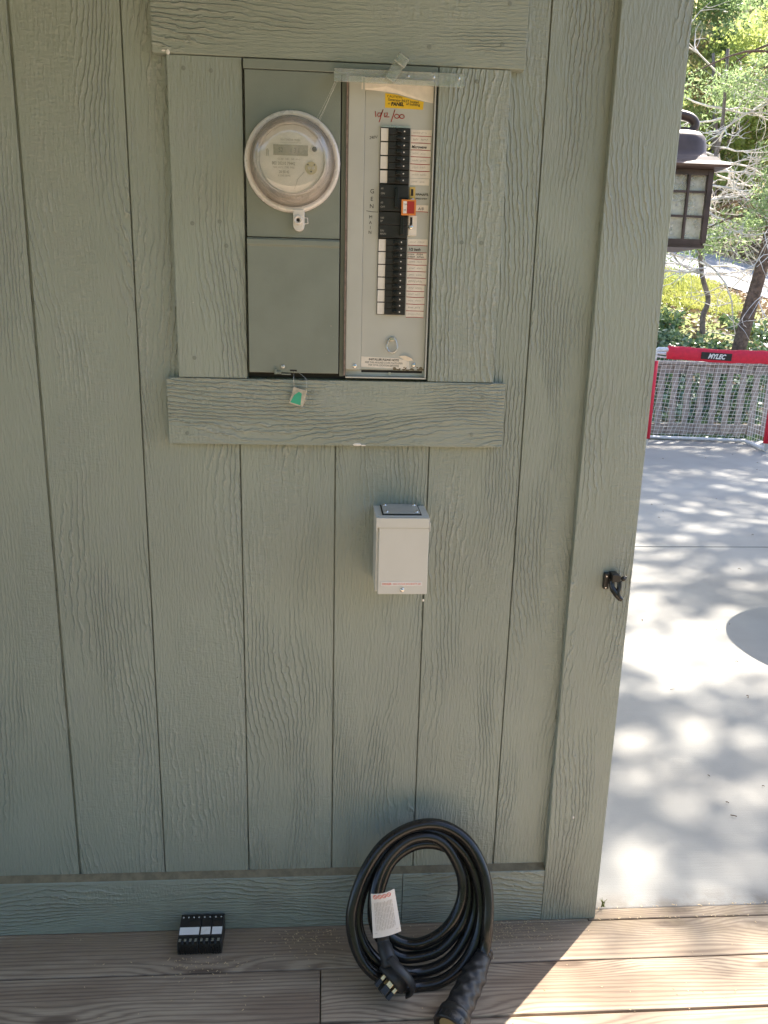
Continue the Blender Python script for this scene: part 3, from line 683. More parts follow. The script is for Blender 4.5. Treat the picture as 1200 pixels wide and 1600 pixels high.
q = MB(); q.disc_y(0.5325, 1.6705, 0.0032, -0.0422, -0.0405, 12); mk('keyhole', q, M_DARK, lk)
q = MB(); q.tube([(0.5445, -0.036, 1.6755), (0.5505, -0.036, 1.6750), (0.5515, -0.036, 1.6650), (0.5445, -0.036, 1.6640)], .0010, 6); mk('wire_loop', q, M_METW, lk)

# clear plastic strip wedged over the top of the panel
ps = thing('plastic_strip', (0.7225, -0.05, 1.927), 'clear plastic strip with a slanted clear tab across the top of the open panel', 'plastic strip')
mb = MB()
pr = [(0.6, 1.9165), (0.843, 1.9150), (0.8462, 1.9180), (0.8462, 1.9355), (0.843, 1.9385), (0.6, 1.9385)]
mb.poly_y(pr, -0.0520, -0.0490)
mb.box(0.6, 0.844, -0.0488, -0.024, 1.9385, 1.9400)
mk('bar', mb, M_PLAST, ps, bev=0.0006)
mb = MB()
MM = Matrix.Translation((0.7165, -0.060, 1.9415)) @ Matrix.Rotation(R(33), 4, 'Y')
mb.box(-0.0105, 0.0105, -0.003, 0.003, -0.026, 0.022, MM); mb.box(-0.0105, 0.0125, -0.012, -0.003, 0.004, 0.024, MM)
mk('tab', mb, M_PLAST, ps, bev=0.002)
mb = MB()
for a in (0.690, 0.786, 0.834, 0.738):
    mb = MB(); mb.lathe([(0, .0018), (.0022, .0014), (.0034, 0)], YM(a, -0.0522, 1.9300 - (a == .69) * .004), 12); mk('rivet', mb, M_PLAST, ps)
mb = MB(); rr = random.Random(3)
for k in range(4):
    a = Vector((0.600 + rr.uniform(0, .008), -0.05, 1.9165)); b = Vector((0.575 + rr.uniform(-.010, .004), -0.040, 1.848 + rr.uniform(-.006, .006)))
    mb.tube([a, (a + b) / 2 + Vector((rr.uniform(-.002, .002), 0, -.002)), b], 0.00013, 4)
tag(mk('cobweb', mb, M_WEB, loc=(0.59, -0.045, 1.88)), 'thin cobweb strands between the clear plastic strip and the glass meter', 'cobweb')

# green seal tag hanging on wire below the lower cover
sg = thing('seal_tag', (0.53, -0.032, 1.325), 'small clear seal tag with a green patch hanging on thin wire below the panel', 'tag')
MM = Matrix.Translation((0.531, -0.0325, 1.3255)) @ Matrix.Rotation(R(16), 4, 'Y')
mb = MB(); mb.box(-0.0145, 0.0145, -0.0016, 0.0016, -0.0175, 0.0175, MM); mk('clear_body', mb, clearmat('tag_plastic', tint=(.8, .8, .72), haze=.9, hazecol=(.66, .58, .48)), sg, bev=0.0008)
mb = MB(); v_ = [MM @ Vector(p) for p in [(-.0125, -.0021, -.0150), (.0095, -.0021, -.0150), (.0075, -.0021, -.004), (.0055, -.0021, .009), (-.001, -.0021, .011), (-.0085, -.0021, .002)]]
mb.add(v_, [tuple(range(6))]); mb.add([p + Vector((0, .0004, 0)) for p in v_], [tuple(range(5, -1, -1))]); mk('green_patch', mb, M_GREEN, sg)
mb = MB(); mb.tube([(0.522, -0.030, 1.3780), (0.5222, -0.034, 1.362), (0.523, -0.033, 1.343)], .0005, 5); mb.tube([(0.524, -0.030, 1.3785), (0.538, -0.036, 1.372), (0.549, -0.036, 1.362), (0.548, -0.034, 1.340), (0.5465, -0.033, 1.318), (0.541, -0.033, 1.3085)], .0004, 5); mk('seal_wire', mb, M_STEEL, sg)

# ------------------------------------------------------------------ generator inlet box
ib = thing('inlet_box', (0.75, 0, 0.917), 'beige metal generator inlet box with a red-printed strip, screwed to the siding', 'inlet box')
mb = MB(); mb.box(0.6955, 0.8050, -0.0930, -0.0006, 0.9200, 1.0845); mk('body', mb, M_BOX, ib, bev=0.0012)
mb = MB(); mb.box(0.7010, 0.8065, -0.1010, -0.0935, 0.9165, 1.0640); mk('flap_cover', mb, M_BOX, ib, bev=0.0015)
mb = MB(); mb.box(0.6945, 0.8062, -0.1035, -0.0936, 1.0645, 1.0855); mb.box(0.6945, 0.6978, -0.1020, -0.0936, 1.0560, 1.0640); mb.box(0.8068, 0.8090, -0.1020, -0.0900, 1.0560, 1.0750); mb.box(0.6935, 0.8068, -0.0930, -0.0007, 1.0850, 1.0868); mk('hood', mb, M_BOX, ib, bev=0.0010)
mb = MB(); mb.box(0.7085, 0.7915, -0.0850, -0.0020, 1.0870, 1.0885); mk('gasket', mb, M_DARK, ib)
mb = MB(); mb.box(0.7110, 0.7890, -0.0815, -0.0035, 1.0887, 1.0915); mk('top_plate', mb, M_BOXD, ib, bev=0.001)
for a, b in ((.7180, -.014), (.7815, -.014), (.7180, -.0735), (.7815, -.0735)):
    q = MB(); q.lathe([(.0045, 0), (.004, .002), (.002, .003), (0, .003)], Matrix.Translation((a, b, 1.0915)), 12); mk('screw', q, M_CHROME, ib)
q = MB(); pts = []
q.mi = 0; q.box(0.7080, 0.7960, -0.1018, -0.1010, 0.9360, 0.9450); q.mi = 1; q.text('DANGER', 0.0062, 0.7105, -0.1021, 0.9382, sx=.78, bold=.0001); q.text('HIGH VOLTAGE SHOCK', 0.0052, 0.7330, -0.1021, 0.9385, sx=.72); q.text('WATTS 240', 0.0056, 0.7720, -0.1021, 0.9385, sx=.72)
mk('warning_strip', q, [M_TAGW, M_REDP], ib)
q = MB(); q.lathe([(.0052, 0), (.0048, .002), (.003, .0034), (0, .0036)], YM(0.7535, -0.101, 0.9268), 16); q.box(.7505, .7565, -.1052, -.1044, .9262, .9274); mk('screw', q, M_CHROME, ib)
q = MB(); q.box(0.8052, 0.8125, -0.035, -0.030, 0.9290, 0.9312); mk('latch_pin', q, M_DARK, ib)

# ------------------------------------------------------------------ latch hook on the corner board
hk = thing('gate_latch', (1.235, -T, 0.91), 'small black metal gate catch with a curved horn screwed to the corner board', 'latch')
mb = MB(); mb.box(1.2195, 1.2315, -0.0300, -T, 0.9015, 0.9400); mk('plate', mb, M_BLK, hk, bev=0.002)
mb = MB(); mb.poly_y([(1.2318, 0.9235), (1.2520, 0.9245), (1.2520, 0.9370), (1.2470, 0.9425), (1.2318, 0.9425)], -0.046, -T); mk('housing', mb, M_BLK, hk, bev=0.002)
mb = MB(); mb.tube(catmull([(1.2350, -.034, .925), (1.2355, -.040, .910), (1.2420, -.046, .899), (1.2500, -.050, .889), (1.2570, -.052, .8845)], 4), [.0062] * 5 + [.0070] * 6 + [.0062] * 3 + [.0052] * 2 + [.0035], 10); mb.tube(catmull([(1.2510, -.040, .926), (1.2505, -.044, .912), (1.2465, -.048, .902), (1.2490, -.050, .892)], 4), .0055, 8); mk('horn', mb, M_CORD, hk)
mb = MB(); mb.ball((1.2585, -0.042, 0.9315), 0.0058, 8); mb.ball((1.2630, -0.042, 0.9345), 0.0036, 6); mk('knob', mb, M_BLK, hk)
for a in (.9330, .9060):
    mb = MB(); mb.disc_y(1.2240, a, 0.0016, -0.0312, -0.0299, 10); mk('screw', mb, M_CHROME, hk)

# ------------------------------------------------------------------ loose breakers on the deck
def loose(x0, x1, poles, label, sticker):
    t_ = thing('loose_breaker', ((x0 + x1) / 2, -0.06, 0), label, 'breaker', 'loose breakers on the deck')
    mb = MB(); pf = [(-.022, .0), (-.094, .0), (-.098, .010), (-.097, .031), (-.091, .038), (-.080, .0385), (-.078, .040), (-.048, .052), (-.030, .056), (-.022, .050)]
    mb.poly_x(pf[::-1], x0, x1); mk('body', mb, M_BLK, t_, bev=0.0008)
    w = (x1 - x0) / poles
    for k in range(poles):
        a = x0 + w * k
        q = MB(); q.box(a + w * .22, a + w * .78, -.0990, -.088, .0330, .0400); q.tube([(a + w * .3, -.0985, .022), (a + w * .35, -.1005, .010), (a + w * .55, -.1005, .006), (a + w * .72, -.0995, .014), (a + w * .7, -.0985, .026)], .0013, 5); mk('terminal', q, M_BLK2, t_, bev=.0005)
        q = MB(); q.box(a + w * .28, a + w * .72, -.0985, -.0900, .0401, .0412); mk('clip', q, M_STEEL, t_)
        q = MB(); q.lathe([(.0022, 0), (.002, .0012), (0, .0014)], Matrix.Translation((a + w * .5, -.037, .0545)) @ Matrix.Rotation(R(12), 4, 'X'), 8); mk('screw', q, M_STEEL, t_)
    for k in range(1, poles):
        a = x0 + w * k; q = MB(); q.box(a - .0004, a + .0004, -.0990, -.024, .004, .0300); mk('seam', q, M_DARK, t_)
    q = MB(); q.add([(x0 + .0015, -.0775, .0408), (x1 - .0015, -.0775, .0408), (x1 - .0015, -.0610, .0475), (x0 + .0015, -.0610, .0475)], [(0, 1, 2, 3)]); q.add([(x0 + .0015, -.0775, .0400), (x1 - .0015, -.0775, .0400), (x1 - .0015, -.0610, .0467), (x0 + .0015, -.0610, .0467)], [(3, 2, 1, 0)])
    mk('label_strip', q, sticker, t_); return t_
loose(0.2440, 0.2935, 4, 'widest black breaker on the deck, four poles, leftmost of three', M_TAGW)
loose(0.2945, 0.3200, 2, 'narrow black breaker on the deck with a rust-stained white strip, middle of three', simple('stained_strip', (0.78, 0.74, 0.68), .6, var=.1, dirt=1.0, vscale=120, dirtcol=(.55, .28, .14)))
loose(0.3210, 0.3475, 2, 'narrow black breaker on the deck with a clean white strip, rightmost of three', M_TAGW)

# ------------------------------------------------------------------ power cord
CO = [(0.953, -0.197, 0.098),(0.969, -0.177, 0.133),(0.973, -0.149, 0.183),(0.965, -0.121, 0.234),(0.935, -0.093, 0.286),(0.89, -0.075, 0.317),(0.837, -0.069, 0.327),(0.78, -0.074, 0.315),(0.727, -0.089, 0.285),(0.686, -0.114, 0.236),(0.662, -0.14, 0.185),(0.654, -0.161, 0.143),(0.663, -0.184, 0.097),(0.687, -0.204, 0.058),(0.724, -0.217, 0.032),(0.765, -0.224, 0.016),(0.811, -0.216, 0.007),(0.859, -0.213, 0.014),(0.901, -0.201, 0.034),(0.934, -0.183, 0.069),(0.956, -0.157, 0.116),(0.96, -0.13, 0.167),(0.948, -0.102, 0.219),(0.924, -0.082, 0.257),(0.886, -0.065, 0.287),(0.839, -0.058, 0.3),(0.785, -0.063, 0.29),(0.739, -0.077, 0.263),(0.699, -0.101, 0.217),(0.676, -0.125, 0.172),(0.669, -0.147, 0.129),(0.681, -0.168, 0.09),(0.712, -0.186, 0.056),(0.757, -0.196, 0.035),(0.807, -0.184, 0.015),(0.856, -0.18, 0.023),(0.896, -0.168, 0.044),(0.929, -0.148, 0.083),(0.949, -0.124, 0.128),(0.951, -0.099, 0.175),(0.934, -0.074, 0.222),(0.899, -0.057, 0.255),(0.845, -0.048, 0.271),(0.791, -0.052, 0.263),(0.747, -0.066, 0.238),(0.718, -0.087, 0.197),(0.707, -0.112, 0.151),(0.71, -0.136, 0.106),(0.734, -0.156, 0.068),(0.769, -0.168, 0.045),(0.811, -0.169, 0.044),(0.857, -0.164, 0.054),(0.893, -0.151, 0.079),(0.923, -0.132, 0.115),(0.935, -0.109, 0.158),(0.93, -0.085, 0.205),(0.906, -0.066, 0.242),(0.87, -0.057, 0.259),(0.827, -0.055, 0.263),(0.787, -0.061, 0.253),(0.75, -0.075, 0.228),(0.729, -0.095, 0.191),(0.717, -0.118, 0.148),(0.724, -0.138, 0.111),(0.752, -0.153, 0.084),(0.787, -0.159, 0.072),(0.821, -0.164, 0.077),(0.863, -0.158, 0.095),(0.895, -0.146, 0.125),(0.916, -0.127, 0.166),(0.917, -0.108, 0.208),(0.9, -0.09, 0.248),(0.874, -0.077, 0.28),(0.838, -0.072, 0.295),(0.791, -0.077, 0.291),(0.75, -0.093, 0.267),(0.723, -0.113, 0.235),(0.708, -0.137, 0.197),(0.706, -0.16, 0.16),(0.714, -0.18, 0.128),(0.726, -0.191, 0.112)]
cord = thing('power_cord', (0.81, -0.14, 0), 'coil of thick black generator cord leaning against the base of the green wall', 'power cord')
path = catmull(CO, 5)
pre = []; path = catmull([(0.9440, -0.2246, 0.063), (0.9555, -0.206, 0.0725), (0.9640, -0.192, 0.092)] + CO[1:], 5)
mb = MB(); mb.tube(pre + path, 0.0132, 14); mk('cable', mb, M_CORD, cord)
# connector: grips tapering out to a locking ring, lying on the deck
c0 = Vector((0.9500, -0.214, 0.0665)); c1 = Vector((0.8740, -0.331, 0.0445)); ax = (c1 - c0).normalized(); L = (c1 - c0).length
CM = Matrix.Translation(c0) @ ax.to_track_quat('Z', 'Y').to_matrix().to_4x4()
prof = [(0.0135, -0.034), (0.0180, -0.032), (0.0180, -0.026), (0.0155, -0.0255), (0.0155, -0.022), (0.0190, -0.0215), (0.0190, -0.015), (0.0160, -0.0145), (0.0160, -0.011), (0.0200, -0.010), (0.0205, 0.0)]
mb = MB(); mb.lathe(prof, CM, 28)
kk = len(mb.v)
nseg, nr = 40, 26; vs = []; fs = []
for i in range(nr + 1):
    h = 0.139 * i / nr; base = 0.0205 + (0.0265 - 0.0205) * min(1, h / 0.04) + 0.003 * (h / 0.139)
    for k in range(nseg):
        a = 2 * math.pi * k / nseg; w = 0.0030 * math.sin(h * 190) * math.cos(5 * a)
        r0 = base + (w if 0.012 < h < 0.125 else 0); vs.append(CM @ Vector((r0 * math.cos(a), r0 * math.sin(a), h)))
for i in range(nr):
    for k in range(nseg): fs.append((i * nseg + k, i * nseg + (k + 1) % nseg, (i + 1) * nseg + (k + 1) % nseg, (i + 1) * nseg + k))
mb.add(vs, fs, True)
cn = mk('connector', mb, M_RUB, cord)
CM2 = CM @ Matrix.Translation((0, 0, 0.031))
mb = MB(); mb.lathe([(0.0285, 0.104), (0.0350, 0.107), (0.0365, 0.112), (0.0365, 0.120), (0.0350, 0.122), (0.0350, 0.125), (0.0365, 0.127), (0.0365, 0.142), (0.034, 0.145), (0.030, 0.145), (0.030, 0.138), (0.0, 0.138)], CM2, 40)
for k in range(18):
    a = 2 * math.pi * k / 18; mb.box(-0.0012, 0.0012, 0.0358, 0.0378, 0.128, 0.141, CM2 @ Matrix.Rotation(a, 4, 'Z'))
lr = mk('locking_ring', mb, M_BLK, cn)
mb = MB(); mb.disc_y(0, 0, 0.024, -0.1395, -0.1383, 24); mb.v = [tuple(CM2 @ Vector((a, c, -b))) for a, b, c in mb.v]; mk('socket_face', mb, simple('dull_brass_face', (.30, .24, .12), .5), cn)
# plug: flat angled head with strap handle and four blades towards the lower left
p0 = Vector(CO[-1])
pl = Vector((0.748, -0.250, 0.060))
mb = MB(); mb.tube(catmull([p0 + Vector((-.002, .004, .03)), p0, Vector((0.734, -0.218, 0.100)), Vector((0.741, -0.230, 0.085))], 4), [.0150] * 6 + [.0175, .0165, .0180, .0170, .0190, .0200, .0205], 16)
pg = mk('plug', mb, M_RUB, cord)
# plug head: D-shaped block, local x = blade direction
bd = Vector((-0.62, -0.42, -0.40)).normalized(); upv = Vector((0.1, -0.75, 0.65)); sdv = bd.cross(upv).normalized(); upv = sdv.cross(bd).normalized()
PM = Matrix(((bd.x, sdv.x, upv.x, 0.750), (bd.y, sdv.y, upv.y, -0.238), (bd.z, sdv.z, upv.z, 0.058), (0, 0, 0, 1)))
mb = MB(); outl = []
for k in range(28):
    a = 2 * math.pi * k / 28; yy, zz = 0.037 * math.cos(a), 0.031 * math.sin(a); outl.append((yy, zz))
vs = []
for xx, s_ in ((-0.016, .72), (-0.010, .92), (0.0, 1.0), (0.010, 1.0), (0.014, .93)): vs += [PM @ Vector((xx, a * s_, b * s_)) for a, b in outl]
mb.add(vs, [(i * 28 + k, i * 28 + (k + 1) % 28, (i + 1) * 28 + (k + 1) % 28, (i + 1) * 28 + k) for i in range(4) for k in range(28)] + [tuple(range(27, -1, -1)), tuple(range(112, 140))], True)
mk('head', mb, M_RUB, pg)
mb = MB(); hp = catmull([(0.738, -0.238, 0.108), (0.760, -0.262, 0.100), (0.782, -0.270, 0.075), (0.790, -0.264, 0.045), (0.780, -0.250, 0.020)], 5); mb.tube(hp, 0.0115, 8, flat=.40); mk('strap_handle', mb, M_RUB, pg)
for (a, b, w, h) in ((-.018, .004, .0075, .013), (.018, .004, .0075, .013), (0, .019, .013, .006), (0, -.017, .012, .008)):
    q = MB(); q.mi = 0; q.box(0.0142, 0.0255, a - w / 2, a + w / 2, b - h / 2, b + h / 2, PM); mk('blade', q, M_PRONG, pg, bev=.0006)
    q = MB(); q.box(0.0256, 0.0430, a - w / 2 - .001, a + w / 2 + .001, b - h / 2 - .001, b + h / 2 + .001, PM); mk('blade_guard', q, M_BLK, pg, bev=.0008)
# warning tag folded round the inner strand
A_, B_, C_, D_ = Vector((0.6945, -0.214, 0.258)), Vector((0.7460, -0.214, 0.270)), Vector((0.7630, -0.226, 0.170)), Vector((0.7005, -0.229, 0.156))
def bil(u, v):
    p = (A_ * (1 - u) + B_ * u) * (1 - v) + (D_ * (1 - u) + C_ * u) * v
    return p + Vector((0, -0.006 * math.sin(math.pi * u) * (1 - .4 * v) + 0.002 * math.sin(5 * v), 0))
nu, nv = 10, 12
mb = MB(); vs = [bil(i / nu, j / nv) for j in range(nv + 1) for i in range(nu + 1)]; vb = [p + Vector((0, .0006, 0)) for p in vs]
fq = [(j * (nu + 1) + i, (j + 1) * (nu + 1) + i, (j + 1) * (nu + 1) + i + 1, j * (nu + 1) + i + 1) for j in range(nv) for i in range(nu)]
mb.add(vs, fq, True); mb.add(vb, [f[::-1] for f in fq], True)
tg_ = mk('warning_tag', mb, M_TAGW, cord)
def on(u, v): return bil(u, v) + Vector((0, -.0006, 0))
q = MB(); q.mi = 0
for k in range(4):
    cu = 0.17 + .19 * k; q.tube([on(cu + .075 * math.cos(a), .075 + .045 * math.sin(a)) for a in np.linspace(0, 2 * math.pi, 13)], .0007, 4); q.tube([on(cu - .05, .045), on(cu + .05, .105)], .0006, 4)
q.mi = 1; rr = random.Random(2)
for k in range(13):
    u0 = .13 + .058 * k; s0 = .19 + rr.uniform(0, .04)
    while s0 < .82:
        s1 = min(.84, s0 + rr.uniform(.04, .16)); q.tube([on(u0, s0), on(u0 + .003, (s0 + s1) / 2), on(u0, s1)], .00035, 4); s0 = s1 + .02
q.tube([on(.08, .90), on(.92, .90)], .0004, 4)
mk('tag_printing', q, [M_REDP, M_PRINT], tg_)

# shavings and grit on the deck
mb = MB(); rr = random.Random(11)
def chip(x, y, z=0.0012, s=1.0):
    L_, w = rr.uniform(.0015, .0055) * s, rr.uniform(.0008, .0018) * s
    mb.box(-L_ / 2, L_ / 2, -w / 2, w / 2, 0, .0006 * s, Matrix.Translation((x, y, z)) @ Matrix.Rotation(rr.uniform(0, 6.3), 4, 'Z') @ Matrix.Rotation(rr.uniform(-.5, .5), 4, 'X'))
for k in range(800):
    m_ = rr.random()
    if m_ < .60: chip(rr.gauss(1.04, .08), -.020 - abs(rr.gauss(0, .05)), s=rr.choice((.5,.6,.8,1)))
    elif m_ < .74: chip(rr.gauss(.56, .05), -.03 - abs(rr.gauss(0, .05)))
    elif m_ < .83: chip(rr.gauss(.30, .05), -.105 - abs(rr.gauss(0, .03)), s=1.1)
    else: chip(rr.uniform(-.2, 1.8), rr.uniform(-.42, -.02))
for k in range(60): chip(rr.uniform(1.29, 1.9), rr.choice([-.0235, .016]) + rr.gauss(0, .002), s=1.3)
tag(mk('wood_shavings', mb, M_CHIP), kind='stuff')
mb = MB()
for k in range(170):
    x, y = rr.uniform(1.35, 7), .05 + rr.random() ** 1.6 * 7; a = rr.uniform(0, 6.3); L_ = rr.uniform(.004, .014)
    mb.tube([(x, y, .0), (x + L_ * math.cos(a), y + L_ * math.sin(a), .002 + rr.random() * .004), (x + 1.7 * L_ * math.cos(a + .3), y + 1.7 * L_ * math.sin(a + .3), .001)], rr.uniform(.0008, .0018), 4)
tag(mk('pine_litter', mb, M_TWG2), kind='stuff')
mb = MB()
for k in range(9):
    a = rr.uniform(-.6, .6); mb.tube([(1.322 + rr.uniform(-.006, .006), .020, 0), (1.320 + a * .008, .018, .018), (1.318 + a * .02, .014, rr.uniform(.022, .036))], [.0009, .0007, .0002], 4)
tag(mk('grass_tuft', mb, L_GRASS, loc=(1.32, .02, 0)), 'tiny dry grass tuft growing in the joint beside the wall corner', 'grass tuft')

# ------------------------------------------------------------------ lantern
LX, LY = 1.353, 0.20
ln = thing('wall_lantern', (LX, LY, 1.665), 'dark bronze coach lantern with gridded glass panes hanging past the corner board', 'lantern')
mb = MB()
def sq(z, h): return [Vector((LX + a * h, LY + b * h, z)) for a, b in ((-1, -1), (1, -1), (1, 1), (-1, 1))]
lv = [(1.8180, .077), (1.8200, .101), (1.8245, .104), (1.8290, .100), (1.8340, .088), (1.8440, .080)]
vs = sum([sq(z, h) for z, h in lv], [])
mb.add(vs, [(i * 4 + k, i * 4 + (k + 1) % 4, (i + 1) * 4 + (k + 1) % 4, (i + 1) * 4 + k) for i in range(5) for k in range(4)] + [(3, 2, 1, 0)])
cr = [(.0805, 1.8435), (.0745, 1.849), (.0720, 1.858), (.0705, 1.874), (.0670, 1.888), (.057, 1.898), (.040, 1.904), (.024, 1.907), (.0235, 1.919), (.0205, 1.922), (.006, 1.924), (.0, 1.924)]
vs = []; NS = 40
for r0, z in cr:
    for k in range(NS):
        a = 2 * math.pi * k / NS; e = 0.45; ca, sa = math.cos(a), math.sin(a)
        s_ = (abs(ca) ** (2 / e) + abs(sa) ** (2 / e)) ** (-e / 2) if r0 > .03 else 1
        vs.append((LX + r0 * ca * s_, LY + r0 * sa * s_, z))
mb.add(vs, [(i * NS + k, i * NS + (k + 1) % NS, (i + 1) * NS + (k + 1) % NS, (i + 1) * NS + k) for i in range(len(cr) - 1) for k in range(NS)], True)
mk('cap', mb, M_BRNZ, ln)
mb = MB(); H0, H1, hw = 1.665, 1.8175, .073
for a in (-1, 1):
    for b in (-1, 1): mb.box(LX + a * hw - .0055, LX + a * hw + .0055, LY + b * hw - .0055, LY + b * hw + .0055, H0, H1)
for z0, z1 in ((H0 - .004, H0 + .008), (H1 - .011, H1 - .0002)):
    for b in (-1, 1):
        mb.box(LX - hw + .0056, LX + hw - .0056, LY + b * hw - .0045, LY + b * hw + .0045, z0, z1); mb.box(LX + b * hw - .0045, LX + b * hw + .0045, LY - hw + .0056, LY + hw - .0056, z0, z1)
mb.box(LX - hw - .004, LX + hw + .004, LY - hw - .004, LY + hw + .004, H0 - .010, H0 - .0045)
for b in (-1, 1):
    for m_ in (-.026, .026):
        mb.box(LX + m_ - .0022, LX + m_ + .0022, LY + b * hw - .004, LY + b * hw + .004, H0 + .0082, H1 - .0112); mb.box(LX + b * hw - .004, LX + b * hw + .004, LY + m_ - .0022, LY + m_ + .0022, H0 + .0082, H1 - .0112)
    for m_ in (H0 + .056, H0 + .107):
        mb.box(LX - hw + .0057, LX + hw - .0057, LY + b * hw - .0032, LY + b * hw + .0032, m_ - .0022, m_ + .0022); mb.box(LX + b * hw - .0032, LX + b * hw + .0032, LY - hw + .0057, LY + hw - .0057, m_ - .0022, m_ + .0022)
mk('cage', mb, M_BRNZ, ln)
for a, b in ((0, -1), (0, 1), (-1, 0), (1, 0)):
    q = MB(); k = hw - .0062
    if a == 0: q.box(LX - k, LX + k, LY + b * k - .0008, LY + b * k + .0008, H0 + .005, H1 - .004)
    else: q.box(LX + a * k - .0008, LX + a * k + .0008, LY - k + .0012, LY + k - .0012, H0 + .005, H1 - .004)
    mk('glass_pane', q, M_PANE, ln)
mb = MB(); mb.lathe([(.0, 0), (.016, 0), (.016, .03), (.013, .034), (.011, .055), (.0, .055)], Matrix.Translation((LX, LY, H1 - .058)), 16); mk('socket', mb, M_BRNZ, ln)
mb = MB(); mb.lathe([(.0, 0), (.012, .006), (.022, .022), (.024, .036), (.016, .052), (.012, .060)], Matrix.Translation((LX, LY, H1 - .118)), 18); mk('bulb', mb, simple('bulb_glass', (.8, .78, .72), .2), ln)
mb = MB(); mb.tube(catmull([(HX + .012, LY, 1.90), (HX + .022, LY, 1.925), (HX + .036, LY, 1.9385), (LX + .010, LY, 1.943), (LX + .044, LY, 1.937), (LX + .058, LY, 1.923), (LX + .050, LY, 1.909), (LX + .034, LY, 1.908), (LX + .032, LY, 1.916)], 5), [.0098] * 36 + [.0085] * 5, 10)
mb.tube([(LX, LY, 1.921), (LX, LY, 1.941)], .005, 8); mk('scroll_arm', mb, M_BRNZ, ln)
mb = MB(); mb.lathe([(0, .013), (.030, .012), (.045, .006), (.050, 0)], Matrix.Translation((HX - .0005, LY, 1.88)) @ Matrix.Rotation(R(90), 4, 'Y'), 28); mk('back_plate', mb, M_BRNZ, ln)

# ------------------------------------------------------------------ hockey goal
gl = thing('hockey_goal', (4.9, 7.1, 0), 'red and white street hockey goal with white net, far edge of patio', 'hockey goal')
GX0, GX1, GY0, GY1, GH, GD = 4.275, 5.60, 7.22, 6.98, 1.115, 0.62
def gp(u, d, z): return Vector((GX0 + (GX1 - GX0) * u + 0.1 * d, GY0 + (GY1 - GY0) * u + d, z))
mb = MB()
mb.tube([gp(0, 0, .03), gp(0, 0, GH - .02), gp(.02, 0, GH), gp(.98, 0, GH - .03), gp(1, 0, GH - .05), gp(1, 0, .03)], .024, 12)
mb.tube([gp(0, 0, .026), gp(0, GD, .026), gp(1, GD, .026), gp(1, 0, .026)], .022, 10)
for u in (0, 1): mb.tube([gp(u, .01, GH - .04), gp(u, .18, GH - .05)], .018, 8)
mb.tube([gp(0, .18, GH - .05), gp(1, .18, GH - .08)], .016, 8)
mk('frame', mb, M_GWHT, gl)
for u in (0, 1):
    mb = MB(); mb.tube([gp(u, 0, .10), gp(u, 0, .55), gp(u, 0, GH - .13)], [.044, .042, .044], 14); mk('post_sleeve', mb, M_GRED, gl)
mb = MB(); P = [gp(u, -.006, GH - .035 - .03 * u + .006 * math.sin(u * 9)) for u in np.linspace(.10, .965, 16)]
vs = []
for p in P:
    for k in range(14):
        a = 2 * math.pi * k / 14; vs.append(p + Vector((0, .036 * math.cos(a), .074 * math.sin(a) + .004 * math.sin(p.x * 31 + k))))
mb.add(vs, [(i * 14 + k, i * 14 + (k + 1) % 14, (i + 1) * 14 + (k + 1) % 14, (i + 1) * 14 + k) for i in range(15) for k in range(14)] + [tuple(range(13, -1, -1)), tuple(range(210, 224))], True)
cs = mk('crossbar_sleeve', mb, M_GRED, gl)
ang = math.atan2(GY1 - GY0, GX1 - GX0)
PM2 = Matrix.Translation(gp(.485, -.045, GH - .058)) @ Matrix.Rotation(ang, 4, 'Z') @ Matrix.Rotation(R(2.2), 4, 'Y')
q = MB(); q.mi = 0; q.box(-.165, .165, -.004, .003, -.040, .038, PM2); q.mi = 1; q.text('MYLEC', .072, 0, -.0050, -.026, align='CENTER', sx=.82, shear=.35, bold=.003, M=PM2)
mk('logo_patch', q, [M_BLK, M_TAGW], cs)
# net: back and two sides, hand-hung mesh that sags
q = MB(); rr = random.Random(6)
def netp(u, s):            # s 0 top .. 1 bottom, on the back sheet
    d = lerp_pts([(0, .02), (.16, .18), (.6, GD * .72), (1, GD)], s); z = lerp_pts([(0, GH - .07), (.16, GH - .09), (.6, .52), (1, .035)], s)
    p = gp(.012 + .976 * u, d, z - .05 * u * (1 - s)); sag = .06 * math.sin(math.pi * s) * math.sin(math.pi * u)
    return p + Vector((.010 * mnoise.noise(Vector((u * 4, s * 5, 1))) * 4 * s, -sag - .06 * abs(mnoise.noise(Vector((u * 3, s * 3, 5)))), .012 * mnoise.noise(Vector((u * 5, s * 4, 9)))))
NU, NVV = 28, 25
for i in range(NU + 1): q.tube([netp(i / NU, j / 15) for j in range(16)], .0019, 4, cap=False)
for j in range(NVV + 1): q.tube([netp(i / 17, j / NVV) for i in range(18)], .0019, 4, cap=False)
for u in (0, 1):
    for i in range(1, 9):
        d0 = GD * i / 9; zt = lerp_pts([(0, GH - .07), (.18, GH - .09), (GD * .7, .55), (GD, .03)], d0)
        q.tube([gp(u, d0, .03), gp(u, d0 - .01, zt * .5), gp(u, d0, zt)], .0022, 4, cap=False)
    for j in range(1, 20):
        z = GH * j / 21; d1 = lerp_pts([(.03, GD), (.55, GD * .7), (GH - .09, .18), (GH, .02)], z)
        q.tube([gp(u, 0.02, z), gp(u, d1, z)], .0022, 4, cap=False)
mk('net', q, M_NET, gl)

